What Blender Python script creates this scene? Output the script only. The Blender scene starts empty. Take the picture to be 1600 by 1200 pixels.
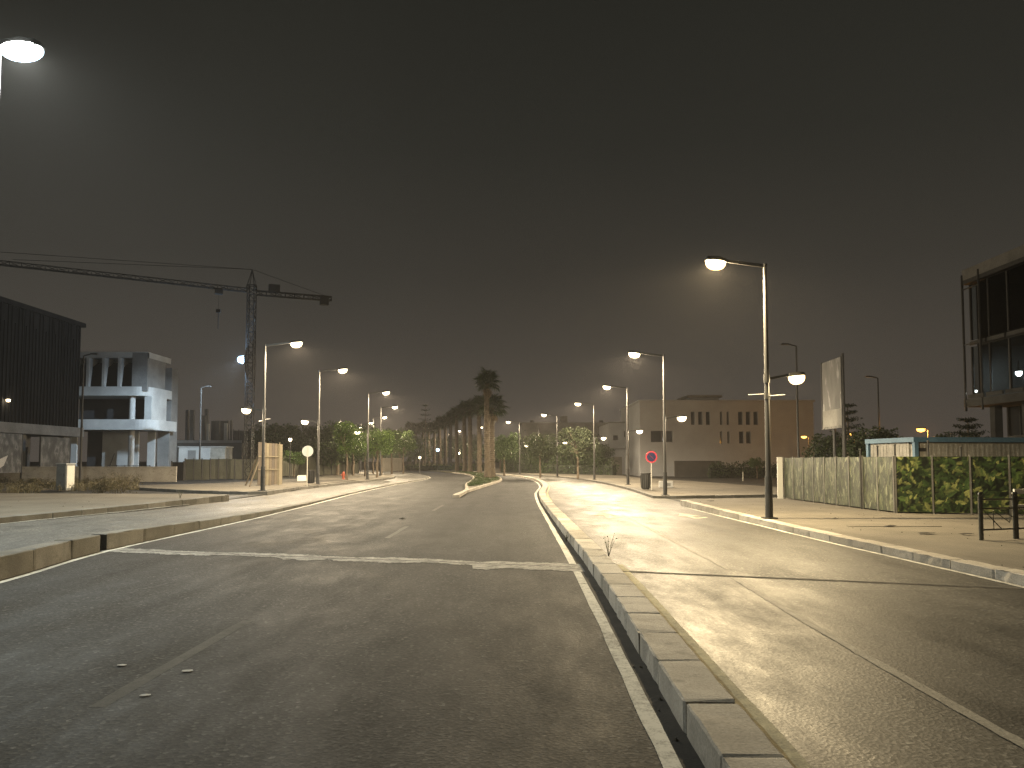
import bpy, bmesh, math, random
import numpy as np
from mathutils import Vector, Matrix
random.seed(11)
RNG = np.random.default_rng(5)
SC = bpy.context.scene
COL = SC.collection
R = math.radians

# ---------------------------------------------------------------- camera, sky, exposure
CAM_H = 1.85
FPX = 1202.0            # focal length in pixels of the 1600 px wide photograph
PITCH = R(3.2)
PCY = 653.0
cam_data = bpy.data.cameras.new('camera')
cam_data.sensor_width = 36.0
cam_data.lens = FPX / 1600.0 * 36.0
cam_data.shift_y = (PCY - 600.0) / 1600.0
cam_data.clip_start = 0.05
cam_data.clip_end = 4000.0
cam = bpy.data.objects.new('camera', cam_data)
cam.location = (0, 0, CAM_H)
cam.rotation_euler = (R(90) + PITCH, 0, 0)
COL.objects.link(cam)
SC.camera = cam

world = bpy.data.worlds.new('World')
SC.world = world
world.use_nodes = True
wn, wl = world.node_tree.nodes, world.node_tree.links
wn.clear()
w_out = wn.new('ShaderNodeOutputWorld')
w_bg = wn.new('ShaderNodeBackground')
w_tc = wn.new('ShaderNodeTexCoord')
w_sep = wn.new('ShaderNodeSeparateXYZ')
w_ramp = wn.new('ShaderNodeValToRGB')
w_no = wn.new('ShaderNodeTexNoise')
w_no.inputs['Scale'].default_value = 2.2
w_no.inputs['Detail'].default_value = 5
w_mx = wn.new('ShaderNodeMixRGB')
w_mx.blend_type = 'MULTIPLY'
w_mx.inputs[0].default_value = 0.30
wl.new(w_tc.outputs['Generated'], w_sep.inputs[0])
wl.new(w_sep.outputs['Z'], w_ramp.inputs[0])
wl.new(w_tc.outputs['Generated'], w_no.inputs['Vector'])
cr = w_ramp.color_ramp      # city glow in low cloud, strongest near the horizon
cr.elements[0].position = 0.0
cr.elements[0].color = (0.072, 0.061, 0.051, 1)
cr.elements[1].position = 0.55
cr.elements[1].color = (0.0175, 0.0172, 0.0136, 1)
e = cr.elements.new(0.10); e.color = (0.060, 0.052, 0.0425, 1)
e = cr.elements.new(0.24); e.color = (0.037, 0.0335, 0.0270, 1)
e = cr.elements.new(0.38); e.color = (0.0245, 0.0235, 0.0188, 1)
wl.new(w_ramp.outputs[0], w_mx.inputs[1])
wl.new(w_no.outputs['Fac'], w_mx.inputs[2])
wl.new(w_mx.outputs[0], w_bg.inputs['Color'])
w_bg.inputs['Strength'].default_value = 1.2
wl.new(w_bg.outputs[0], w_out.inputs['Surface'])

SC.view_settings.view_transform = 'Standard'
SC.view_settings.look = 'None'
SC.view_settings.gamma = 1.0
SC.view_settings.use_curve_mapping = False
SC.view_settings.exposure = 0.0
SC.render.engine = 'CYCLES'
cy = SC.cycles
cy.use_denoising = True
cy.denoiser = 'OPENIMAGEDENOISE'
cy.denoising_input_passes = 'RGB_ALBEDO_NORMAL'
cy.denoising_prefilter = 'NONE'
cy.sample_clamp_direct = 30.0
cy.use_light_tree = True
cy.max_bounces = 4
cy.diffuse_bounces = 2
cy.glossy_bounces = 2
cy.transmission_bounces = 4
cy.transparent_max_bounces = 8
cy.volume_bounces = 0
cy.caustics_reflective = False
cy.caustics_refractive = False
cy.sample_clamp_indirect = 4.0

HAZE_DENSITY = 0.00042
P_MAIN, P_LOW = 7800.0, 560.0                # watts of the tall and of the low street lamps
WARM = (1.0, 0.775, 0.44)
SOFT = (1.0, 0.80, 0.53)
WHITE = (0.93, 1.0, 0.93)
BLUE = (0.45, 0.70, 1.0)
SODIUM = (1.0, 0.42, 0.07)

# ---------------------------------------------------------------- helpers
def ray(px, py):
    vx, vy = (px - 800.0) / FPX, (PCY - py) / FPX
    c, s = math.cos(PITCH), math.sin(PITCH)
    return Vector((vx, c - vy * s, s + vy * c))

def G(px, py, z=0.0):
    d = ray(px, py)
    t = (z - CAM_H) / d.z
    return Vector((d.x * t, d.y * t, z))

def AT(px, py, y):
    d = ray(px, py)
    t = y / d.y
    return Vector((d.x * t, y, CAM_H + d.z * t))

def tag(o, label=None, cat=None, group=None, kind=None):
    if label: o['label'] = label
    if cat: o['category'] = cat
    if group: o['group'] = group
    if kind: o['kind'] = kind
    return o

def empty(name, loc=(0, 0, 0), rz=0.0, label=None, cat=None, group=None, kind=None):
    o = bpy.data.objects.new(name, None)
    o.empty_display_size = 0.2
    o.location = loc
    o.rotation_euler = (0, 0, rz)
    COL.objects.link(o)
    return tag(o, label, cat, group, kind)

def link(name, me, parent=None, loc=None, rot=None, scale=None):
    o = bpy.data.objects.new(name, me)
    if loc is not None: o.location = loc
    if rot is not None: o.rotation_euler = rot
    if scale is not None: o.scale = scale
    COL.objects.link(o)
    if parent is not None: o.parent = parent
    return o

def copy_tree(o, parent=None):
    c = o.copy()
    COL.objects.link(c)
    if parent is not None:
        c.parent = parent
    for ch in list(o.children):
        copy_tree(ch, c)
    return c

class MB:
    """collects shapes and turns them into one mesh"""
    def __init__(self):
        self.v, self.f, self.m = [], [], []
        self.mi = 0
    def add(self, vs, fs):
        n = len(self.v)
        self.v += [tuple(p) for p in vs]
        for f in fs:
            self.f.append(tuple(i + n for i in f)); self.m.append(self.mi)
        return self
    def box(self, c, s, rz=0.0, taper=1.0, rot=None):
        hx, hy, hz = s[0] / 2, s[1] / 2, s[2] / 2
        M = rot if rot is not None else Matrix.Rotation(rz, 3, 'Z')
        vs = []
        for z in (-1, 1):
            k = taper if z > 0 else 1.0
            for x, y in ((-1, -1), (1, -1), (1, 1), (-1, 1)):
                vs.append(Vector(c) + M @ Vector((x * hx * k, y * hy * k, z * hz)))
        return self.add(vs, [(3, 2, 1, 0), (4, 5, 6, 7), (0, 1, 5, 4), (1, 2, 6, 5), (2, 3, 7, 6), (3, 0, 4, 7)])
    def span(self, a, b):
        a, b = Vector(a), Vector(b)
        return self.box((a + b) / 2, [abs(b[i] - a[i]) for i in range(3)])
    def tube(self, a, b, r0, r1=None, n=8, caps=True):
        a, b = Vector(a), Vector(b)
        r1 = r0 if r1 is None else r1
        d = (b - a).normalized()
        u = d.orthogonal().normalized(); w = d.cross(u)
        vs = []
        for p, r in ((a, r0), (b, r1)):
            for i in range(n):
                t = 2 * math.pi * i / n
                vs.append(p + (u * math.cos(t) + w * math.sin(t)) * r)
        fs = [(i, (i + 1) % n, n + (i + 1) % n, n + i) for i in range(n)]
        if caps:
            fs += [tuple(range(n - 1, -1, -1)), tuple(range(n, 2 * n))]
        return self.add(vs, fs)
    def bar(self, a, b, w, h=None):
        """square bar between two points"""
        a, b = Vector(a), Vector(b)
        h = w if h is None else h
        d = (b - a).normalized()
        s = d.cross(Vector((0, 0, 1)))
        s = s.normalized() if s.length > 1e-4 else Vector((1, 0, 0))
        t = s.cross(d)
        vs = []
        for p in (a, b):
            for i, j in ((-1, -1), (1, -1), (1, 1), (-1, 1)):
                vs.append(p + s * i * w / 2 + t * j * h / 2)
        return self.add(vs, [(3, 2, 1, 0), (4, 5, 6, 7), (0, 1, 5, 4), (1, 2, 6, 5), (2, 3, 7, 6), (3, 0, 4, 7)])
    def lathe(self, prof, c=(0, 0, 0), n=14, sx=1.0, sy=1.0):
        c = Vector(c); vs, fs = [], []
        for r, z in prof:
            for i in range(n):
                t = 2 * math.pi * i / n
                vs.append(c + Vector((r * math.cos(t) * sx, r * math.sin(t) * sy, z)))
        k = len(prof)
        for j in range(k - 1):
            for i in range(n):
                fs.append((j * n + i, j * n + (i + 1) % n, (j + 1) * n + (i + 1) % n, (j + 1) * n + i))
        fs += [tuple(range(n - 1, -1, -1)), tuple(range((k - 1) * n, k * n))]
        return self.add(vs, fs)
    def prism(self, poly, z0, z1):
        n = len(poly)
        vs = [(p[0], p[1], z0) for p in poly] + [(p[0], p[1], z1) for p in poly]
        fs = [(i, (i + 1) % n, n + (i + 1) % n, n + i) for i in range(n)]
        fs += [tuple(range(n - 1, -1, -1)), tuple(range(n, 2 * n))]
        return self.add(vs, fs)
    def quad(self, a, b, c, d):
        return self.add([a, b, c, d], [(0, 1, 2, 3)])
    def mesh(self, name, mats, smooth=False, bevel=0.0):
        me = bpy.data.meshes.new(name)
        me.from_pydata(self.v, [], self.f)
        if not isinstance(mats, (list, tuple)): mats = [mats]
        for m in mats: me.materials.append(m)
        if len(mats) > 1:
            me.polygons.foreach_set('material_index', self.m)
        if bevel > 0:
            bm = bmesh.new(); bm.from_mesh(me)
            bmesh.ops.bevel(bm, geom=[x for x in bm.edges if x.calc_face_angle(0) > 0.5], offset=bevel, segments=1, affect='EDGES')
            bm.to_mesh(me); bm.free()
        if smooth:
            me.polygons.foreach_set('use_smooth', [True] * len(me.polygons))
            try: me.set_sharp_from_angle(angle=R(40))
            except Exception: pass
        me.update()
        return me
    def build(self, name, mats, parent=None, loc=None, smooth=False, bevel=0.0, rz=None):
        return link(name, self.mesh(name, mats, smooth, bevel), parent, loc, None if rz is None else (0, 0, rz))

def resample(pts, step):
    """Catmull-Rom through 2-D points, about one sample per step"""
    P = [Vector((p[0], p[1])) for p in pts]
    out = []
    for i in range(len(P) - 1):
        p0 = P[max(i - 1, 0)]; p1 = P[i]; p2 = P[i + 1]; p3 = P[min(i + 2, len(P) - 1)]
        n = max(1, int((p2 - p1).length / step))
        for k in range(n):
            t = k / n
            a = 2 * p1; b = p2 - p0; c = 2 * p0 - 5 * p1 + 4 * p2 - p3; d = -p0 + 3 * p1 - 3 * p2 + p3
            # chord-limited tangents keep uneven spacing from looping
            q = 0.5 * (a + b * t + c * t * t + d * t * t * t)
            lin = p1.lerp(p2, t)
            out.append(lin.lerp(q, 0.7))
    out.append(P[-1])
    return out

def x_at(line, y):
    """x of a polyline that runs up the road, at distance y"""
    for i in range(len(line) - 1):
        a, b = line[i], line[i + 1]
        if (a[1] - y) * (b[1] - y) <= 0 and a[1] != b[1]:
            t = (y - a[1]) / (b[1] - a[1])
            return a[0] + (b[0] - a[0]) * t
    return line[0][0] if y < line[0][1] else line[-1][0]

def interp(tab, y):
    return float(np.interp(y, [t[0] for t in tab], [t[1] for t in tab]))

# ---------------------------------------------------------------- materials
MATS = {}
def mat(name, col=(0.5, 0.5, 0.5), rough=0.7, metal=0.0, spec=0.5, emit=None, estr=0.0):
    m = bpy.data.materials.new(name); m.use_nodes = True
    b = m.node_tree.nodes['Principled BSDF']
    b.inputs['Base Color'].default_value = (*col, 1)
    b.inputs['Roughness'].default_value = rough
    b.inputs['Metallic'].default_value = metal
    b.inputs['Specular IOR Level'].default_value = spec
    if emit:
        b.inputs['Emission Color'].default_value = (*emit, 1)
        b.inputs['Emission Strength'].default_value = estr
        m.cycles.emission_sampling = 'NONE'
    MATS[name] = m
    return m

def nd(m, t, **kw):
    n = m.node_tree.nodes.new(t)
    for k, v in kw.items():
        if k in n.inputs: n.inputs[k].default_value = v
        else: setattr(n, k, v)
    return n

def lk(m, a, b): m.node_tree.links.new(a, b)

def coords(m, scale=(1, 1, 1), kind='Object'):
    tc = nd(m, 'ShaderNodeNewGeometry'); mp = nd(m, 'ShaderNodeMapping')
    mp.inputs['Scale'].default_value = scale
    lk(m, tc.outputs['Position'], mp.inputs[0])
    return mp.outputs[0]

def noise(m, vec, scale, detail=4, rough=0.6, out='Fac'):
    n = nd(m, 'ShaderNodeTexNoise', Scale=scale, Detail=detail, Roughness=rough)
    lk(m, vec, n.inputs['Vector'])
    return n.outputs[out]

def ramp(m, fac, stops):
    r = nd(m, 'ShaderNodeValToRGB')
    c = r.color_ramp
    while len(c.elements) < len(stops): c.elements.new(0.5)
    for e, (p, col) in zip(c.elements, stops):
        e.position = p
        e.color = (*col, 1) if isinstance(col, (tuple, list)) else (col, col, col, 1)
    lk(m, fac, r.inputs[0])
    return r.outputs[0]

def mix(m, a, b, fac=0.5, mode='MIX'):
    x = nd(m, 'ShaderNodeMixRGB', blend_type=mode)
    for s, i in ((fac, 0), (a, 1), (b, 2)):
        if isinstance(s, (int, float)): x.inputs[i].default_value = s if i == 0 else (s, s, s, 1)
        elif isinstance(s, (tuple, list)): x.inputs[i].default_value = (*s, 1)
        else: lk(m, s, x.inputs[i])
    return x.outputs[0]

def bsdf(m): return m.node_tree.nodes['Principled BSDF']
def set_col(m, sock): lk(m, sock, bsdf(m).inputs['Base Color'])
def set_rough(m, sock): lk(m, sock, bsdf(m).inputs['Roughness'])
def set_bump(m, h, strength=0.3, dist=0.01):
    b = nd(m, 'ShaderNodeBump', Strength=strength, Distance=dist)
    lk(m, h, b.inputs['Height']); lk(m, b.outputs[0], bsdf(m).inputs['Normal'])

def weathered(name, c0, c1, scale=2.0, rough=0.8, bump=0.15, fine=40.0, metal=0.0, spec=0.4, streak=False, grime=0.35):
    """two-tone surface with blotches, fine grain and a little relief"""
    m = mat(name, c0, rough, metal, spec)
    v = coords(m, (1, 1, 0.25) if streak else (1, 1, 1))
    a = noise(m, v, scale, 6)
    f = noise(m, coords(m), fine, 3)
    c = mix(m, c0, c1, ramp(m, a, [(0.32, 0.0), (0.68, 1.0)]))
    c = mix(m, c, ramp(m, f, [(0.25, 1 - grime), (0.75, 1.0)]), 0.8, 'MULTIPLY')
    set_col(m, c)
    if bump: set_bump(m, f, bump, 0.01)
    return m

def asphalt(name, dark, mid, dust, dust_amt, r_lo, r_hi, stretch=0.35, bump=0.7, spec=0.25):
    m = mat(name, mid, 0.8, 0, spec)
    v = coords(m)
    vs = coords(m, (1.0, stretch, 1.0))
    big = noise(m, vs, 0.22, 5, 0.62)
    med = noise(m, vs, 1.3, 6, 0.7)
    fine = noise(m, v, 30.0, 3, 0.8)
    vor = nd(m, 'ShaderNodeTexVoronoi', Scale=36.0); lk(m, v, vor.inputs['Vector'])
    stone = ramp(m, vor.outputs['Color'], [(0.0, 0.35), (0.55, 0.85), (0.82, 1.35), (0.95, 2.9)])
    c = mix(m, dark, mid, ramp(m, big, [(0.36, 0.0), (0.62, 1.0)]))
    c = mix(m, c, dust, mix(m, ramp(m, med, [(0.42, 0.0), (0.78, dust_amt)]), ramp(m, big, [(0.3, 0.45), (0.7, 1.0)]), 1.0, 'MULTIPLY'))
    c = mix(m, c, stone, 0.9, 'MULTIPLY')
    trk = noise(m, coords(m, (1.5, 0.035, 1.0)), 1.0, 3, 0.5)
    c = mix(m, c, ramp(m, trk, [(0.36, 0.72), (0.5, 1.0), (0.64, 1.16)]), 0.9, 'MULTIPLY')
    c = mix(m, c, ramp(m, fine, [(0.32, 0.5), (0.68, 1.45)]), 1.0, 'MULTIPLY')
    # small pale scuffs and dropped grit
    sp = noise(m, coords(m, (1.0, 2.4, 1.0)), 7.5, 2, 0.45)
    c = mix(m, c, (0.17, 0.16, 0.14), ramp(m, sp, [(0.725, 0.0), (0.765, 0.55)]))
    # oily dark patches
    st = noise(m, v, 0.8, 4, 0.55)
    c = mix(m, c, (0.008, 0.008, 0.007), ramp(m, st, [(0.60, 0.0), (0.78, 0.5)]))
    set_col(m, c)
    set_rough(m, mix(m, ramp(m, med, [(0.3, r_lo), (0.7, r_hi)]), ramp(m, fine, [(0.3, 0.9), (0.7, 1.1)]), 1.0, 'MULTIPLY'))
    h = mix(m, vor.outputs['Distance'], fine, 0.5)
    set_bump(m, h, bump, 0.008)
    return m

def worn_paint(name, col, under, wear=0.45):
    m = mat(name, col, 0.88, 0, 0.15)
    v = coords(m)
    a = noise(m, v, 9.0, 6, 0.75)
    b = noise(m, v, 60.0, 2)
    g = noise(m, v, 0.7, 3)
    f = mix(m, a, b, 0.35)
    f = mix(m, f, g, 0.3)
    c = mix(m, col, under, ramp(m, f, [(0.55 - wear * 0.2, 0.0), (0.64, 1.0)]))
    set_col(m, c)
    set_bump(m, b, 0.3, 0.004)
    return m

def leafy(name, c0, c1, c2):
    m = mat(name, c0, 0.55, 0, 0.35)
    g = nd(m, 'ShaderNodeNewGeometry')
    c = ramp(m, g.outputs['Random Per Island'], [(0.0, c0), (0.5, c1), (1.0, c2)])
    set_col(m, c)
    b = bsdf(m)
    b.inputs['Subsurface Weight'].default_value = 0.0
    tr = nd(m, 'ShaderNodeBsdfTranslucent'); lk(m, c, tr.inputs['Color'])
    ms = nd(m, 'ShaderNodeMixShader'); ms.inputs[0].default_value = 0.28
    lk(m, b.outputs[0], ms.inputs[1]); lk(m, tr.outputs[0], ms.inputs[2])
    out = [n for n in m.node_tree.nodes if n.type == 'OUTPUT_MATERIAL'][0]
    lk(m, ms.outputs[0], out.inputs['Surface'])
    return m

M_ROAD = asphalt('asphalt_main', (0.021, 0.021, 0.0205), (0.035, 0.035, 0.0335), (0.066, 0.0645, 0.060), 0.5, 0.68, 0.95, bump=0.6, spec=.22)
M_SERV = asphalt('asphalt_service', (0.048, 0.046, 0.040), (0.076, 0.072, 0.062), (0.14, 0.13, 0.105), 0.6, 0.47, 0.75, bump=0.45, spec=.3)
M_SERVL = asphalt('asphalt_service_pale', (0.065, 0.064, 0.06), (0.095, 0.093, 0.086), (0.15, 0.145, 0.125), 0.6, 0.52, 0.8, bump=0.45, spec=.3)
M_SERV2 = asphalt('asphalt_resurfaced', (0.030, 0.029, 0.026), (0.05, 0.048, 0.042), (0.10, 0.092, 0.076), 0.5, 0.46, 0.75, bump=0.45, spec=.3)
M_BACK = asphalt('asphalt_back_street', (0.028, 0.028, 0.027), (0.045, 0.044, 0.042), (0.10, 0.09, 0.07), 0.4, 0.6, 0.9)
M_WALK = weathered('sandy_pavement', (0.105, 0.094, 0.074), (0.165, 0.148, 0.118), 0.55, 0.9, 0.4, 45, grime=0.5)
M_KERB = weathered('kerb_concrete', (0.34, 0.32, 0.28), (0.52, 0.49, 0.44), 1.3, 0.85, 0.4, 45, grime=0.5)
M_KERBD = weathered('kerb_concrete_dirty', (0.13, 0.128, 0.118), (0.22, 0.217, 0.20), 1.3, 0.9, 0.4, 40, grime=0.5)
for _m in (M_KERB, M_KERBD):
    _oi = nd(_m, 'ShaderNodeObjectInfo')
    _l = bsdf(_m).inputs['Base Color'].links[0].from_socket
    _c = mix(_m, _l, ramp(_m, _oi.outputs['Random'], [(0.0, (.72, .70, .66)), (1.0, (1.12, 1.1, 1.08))]), 1.0, 'MULTIPLY')
    _st = noise(_m, coords(_m, (1, 1, 2.5)), 2.6, 5, .7)
    set_col(_m, mix(_m, _c, (.05, .046, .038), ramp(_m, _st, [(.56, 0.0), (.74, .65)])))
M_LINE = worn_paint('road_paint_white', (0.52, 0.51, 0.46), (0.09, 0.088, 0.08), 0.45)
M_LINEY = worn_paint('road_paint_yellowed', (0.50, 0.45, 0.30), (0.16, 0.15, 0.12), 0.55)
M_DASH = worn_paint('road_paint_faded', (0.125, 0.123, 0.114), (0.05, 0.05, 0.047), 0.8)
M_GUTTER = weathered('gutter_dirt', (0.020, 0.018, 0.015), (0.05, 0.044, 0.036), 3.0, 0.95, 0.5, 40)
M_MORTAR = weathered('joint_mortar', (0.19, 0.187, 0.175), (0.38, 0.37, 0.34), 3.5, 0.9, 0.5, 30, grime=0.5)
_n = noise(M_MORTAR, coords(M_MORTAR, (1, 2, 1)), 4.2, 6, .75)
set_col(M_MORTAR, mix(M_MORTAR, bsdf(M_MORTAR).inputs['Base Color'].links[0].from_socket, (.045, .044, .041), ramp(M_MORTAR, _n, [(.50, 0.0), (.58, .9)])))
M_SLOT = mat('joint_gap_dirt', (0.012, 0.011, 0.010), 0.95)
M_DIRT = weathered('bare_dirt', (0.05, 0.043, 0.03), (0.09, 0.077, 0.055), 0.8, 0.95, 0.6, 12, grime=0.5)
M_POLE = weathered('pole_grey_metal', (0.055, 0.055, 0.053), (0.085, 0.083, 0.079), 3, 0.42, 0.05, 30, metal=0.1, streak=True)
M_POLED = weathered('pole_dark_paint', (0.035, 0.036, 0.036), (0.06, 0.06, 0.058), 3, 0.5, 0.05, 30)
M_DARKM = weathered('dark_metal', (0.03, 0.03, 0.029), (0.055, 0.053, 0.05), 4, 0.5, 0.1, 40, metal=0.3)
M_LENS_W = mat('lamp_lens_warm', (0.8, 0.8, 0.7), 0.3, emit=(1.0, 0.86, 0.55), estr=26)
M_LENS_S = mat('lamp_lens_soft', (0.8, 0.8, 0.7), 0.3, emit=(1.0, 0.90, 0.70), estr=24)
M_LENS_C = mat('lamp_lens_cold', (0.8, 0.8, 0.8), 0.3, emit=(0.95, 1.0, 0.96), estr=34)
M_LENS_B = mat('lamp_lens_blue', (0.8, 0.8, 0.9), 0.3, emit=(0.45, 0.75, 1.0), estr=30)
M_LENS_O = mat('lamp_lens_orange', (0.8, 0.6, 0.4), 0.3, emit=(1.0, 0.48, 0.10), estr=18)

def hot_lens(m, core, rim, s_core, s_rim):
    lw = nd(m, 'ShaderNodeLayerWeight', Blend=0.5)
    bsdf(m).inputs['Emission Strength'].default_value = 1.0
    c = ramp(m, lw.outputs['Facing'], [(0.20, tuple(v * s_core for v in core)), (0.55, tuple(v * s_rim * 1.9 for v in core)), (0.80, tuple(v * s_rim for v in rim)), (0.98, tuple(v * s_rim * .45 for v in rim))])
    em = nd(m, 'ShaderNodeEmission'); lk(m, c, em.inputs['Color'])
    tr = nd(m, 'ShaderNodeBsdfTransparent'); ad = nd(m, 'ShaderNodeAddShader')
    lk(m, em.outputs[0], ad.inputs[0]); lk(m, tr.outputs[0], ad.inputs[1])
    out = [n for n in m.node_tree.nodes if n.type == 'OUTPUT_MATERIAL'][0]
    lk(m, ad.outputs[0], out.inputs['Surface'])
hot_lens(M_LENS_W, (1, .82, .44), (1, .56, .15), 6, 1.5)
hot_lens(M_LENS_S, (1, .86, .56), (1, .62, .24), 7, 1.7)
hot_lens(M_LENS_O, (1, .50, .10), (1, .36, .04), 2.6, 1.2)
hot_lens(M_LENS_C, (.95, 1, .97), (.6, .8, 1.0), 40, 3.0)
hot_lens(M_LENS_B, (.55, .82, 1.0), (.12, .42, 1.0), 4, 1.5)
def light(name, loc, power, col, radius=0.06, parent=None, kind='POINT', **kw):
    d = bpy.data.lights.new(name, kind)
    d.energy = power; d.color = col
    d.shadow_soft_size = radius
    for k, v in kw.items(): setattr(d, k, v)
    o = bpy.data.objects.new(name, d); o.location = loc
    COL.objects.link(o)
    if parent: o.parent = parent
    return o

# ---------------------------------------------------------------- the road: lines that run away from the camera (x, y in metres)
RL = [(0.86, -14), (0.92, 2), (0.97, 4.6), (1.08, 12), (1.12, 22), (1.15, 34), (1.35, 44), (2.0, 55), (2.15, 66), (1.9, 76), (1.1, 86), (-0.6, 97), (-2.3, 107), (-4.6, 119), (-8.0, 132), (-16, 155), (-34, 190)]
LL = [(-7.4, -14), (-7.55, 4), (-7.78, 11.7), (-8.3, 15.9), (-8.25, 24.7), (-8.5, 34), (-8.9, 44.5), (-9.0, 60), (-8.6, 72), (-8.9, 84), (-11, 98), (-14.5, 112), (-20, 130), (-31, 155), (-54, 190)]
KW = 0.36
def off(line, dx): return [(p[0] + dx, p[1]) for p in line]
KRl = [(1.06, -14), (1.11, 2), (1.16, 4.6), (1.31, 12.9), (1.29, 22), (1.32, 36)] + [(x + 0.2, y) for x, y in RL if y >= 44]
KRr = off(KRl, KW)
KLr = off(LL, -0.13)
KLl = off(KLr, -KW)
RS = [(7.4, -14), (7.15, 5), (7.05, 10.6), (6.95, 13), (6.75, 17), (6.68, 22), (6.75, 31)]
RI = [(6.85, 37.6), (7.25, 47), (7.35, 58), (7.0, 68), (6.2, 77), (4.5, 88), (1.5, 100), (-0.3, 107), (-3, 118), (-7, 132), (-14, 155), (-32, 190)]
LS = [(-12.6, -14), (-12.4, 8), (-12.3, 18.4), (-11.7, 24), (-11.35, 31)]
LI = [(-11.5, 36.3), (-11.8, 43), (-11.65, 50), (-11.6, 58), (-11.2, 68), (-11.6, 76), (-13.6, 88), (-19, 103), (-26, 120), (-38, 142), (-62, 180)]
Z_KL = [(-14, .38), (12, .37), (15, .35), (18, .30), (20.5, .24), (24, .18), (27, .13), (33, .085), (50, .07), (200, .07)]
Z_LS = [(-14, .36), (18, .35), (36, .29), (60, .20), (100, .06), (200, .06)]
Z_RS = [(-14, .13), (20, .13), (36, .03), (200, .03)]
WALK_L, WALK_R, ISL_L, ISL_R = 0.49, 0.28, 0.43, 0.16

def ribbon(name, left, right, zl, zr, m, y0, y1, step=1.0, skirt=0.0, parent=None, kind='structure'):
    """ground strip between two lines, cut into quads; zl, zr are tables or numbers"""
    ys = [y0]
    while ys[-1] < y1:
        ys.append(min(y1, ys[-1] + step * (1 if ys[-1] < 60 else 2.5)))
    Ls, Rs = [tuple(p) for p in resample(left, 0.7)], [tuple(p) for p in resample(right, 0.7)]
    fz = lambda t, y: t if isinstance(t, (int, float)) else interp(t, y)
    b = MB(); nx = 4
    for y in ys:
        xl, xr = x_at(Ls, y), x_at(Rs, y)
        a, c = fz(zl, y), fz(zr, y)
        for k in range(nx + 1):
            t = k / nx
            b.v.append((xl + (xr - xl) * t, y, a + (c - a) * t))
    w = nx + 1
    for j in range(len(ys) - 1):
        for k in range(nx):
            i = j * w + k
            b.f.append((i, i + 1, i + w + 1, i + w)); b.m.append(0)
    o = b.build(name, m, parent)
    if kind: o['kind'] = kind
    return o

# base ground, out to the horizon
b = MB()
xs = [-1500, -300, -120, -60, -30, 30, 60, 120, 300, 1500]; ysg = [-300, -60, 0, 60, 120, 250, 500, 2000]
for y in ysg:
    for x in xs: b.v.append((x, y, -0.16))
for j in range(len(ysg) - 1):
    for i in range(len(xs) - 1):
        q = j * len(xs) + i; b.f.append((q, q + 1, q + len(xs) + 1, q + len(xs))); b.m.append(0)
tag(b.build('ground', M_DIRT), kind='structure')

ribbon('main_road', off(LL, -0.2), off(KRl, 0.05), 0.0, 0.0, M_ROAD, -14, 188)
ribbon('right_service_road', off(KRl, 0.3), [(7.5, -14), (7.4, 31), (7.5, 37)] + off(RI[1:], 0.2), Z_RS, Z_RS, M_SERV, -14, 188)
ribbon('left_service_road', [(-12.8, -14), (-12.7, 10), (-12.3, 31), (-12.3, 37)] + off(LI[1:], -0.3), off(KLl, 0.07), Z_LS, [(a, z - .015) for a, z in Z_KL], M_SERVL, -14, 178)

def stone_meshes(m, k=6):
    out = []
    for i in range(k):
        g = random.Random(i + 3)
        me = MB().box((0, 0, 0), (1, 1, 1)).mesh('kerb_stone', m)
        bm = bmesh.new(); bm.from_mesh(me)
        bmesh.ops.subdivide_edges(bm, edges=[e for e in bm.edges if abs(e.verts[0].co.x - e.verts[1].co.x) > .5], cuts=4)
        bmesh.ops.bevel(bm, geom=[e for e in bm.edges if e.calc_face_angle(0) > .5], offset=.035, segments=1, affect='EDGES')
        for v in bm.verts:
            v.co += Vector((g.gauss(0, .003), g.gauss(0, .007), g.gauss(0, .006)))
            if g.random() < .05 and v.co.z > .3: v.co -= Vector((v.co.x * .01, v.co.y * .16, .05))
        bm.to_mesh(me); bm.free(); out.append(me)
    return out

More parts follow.
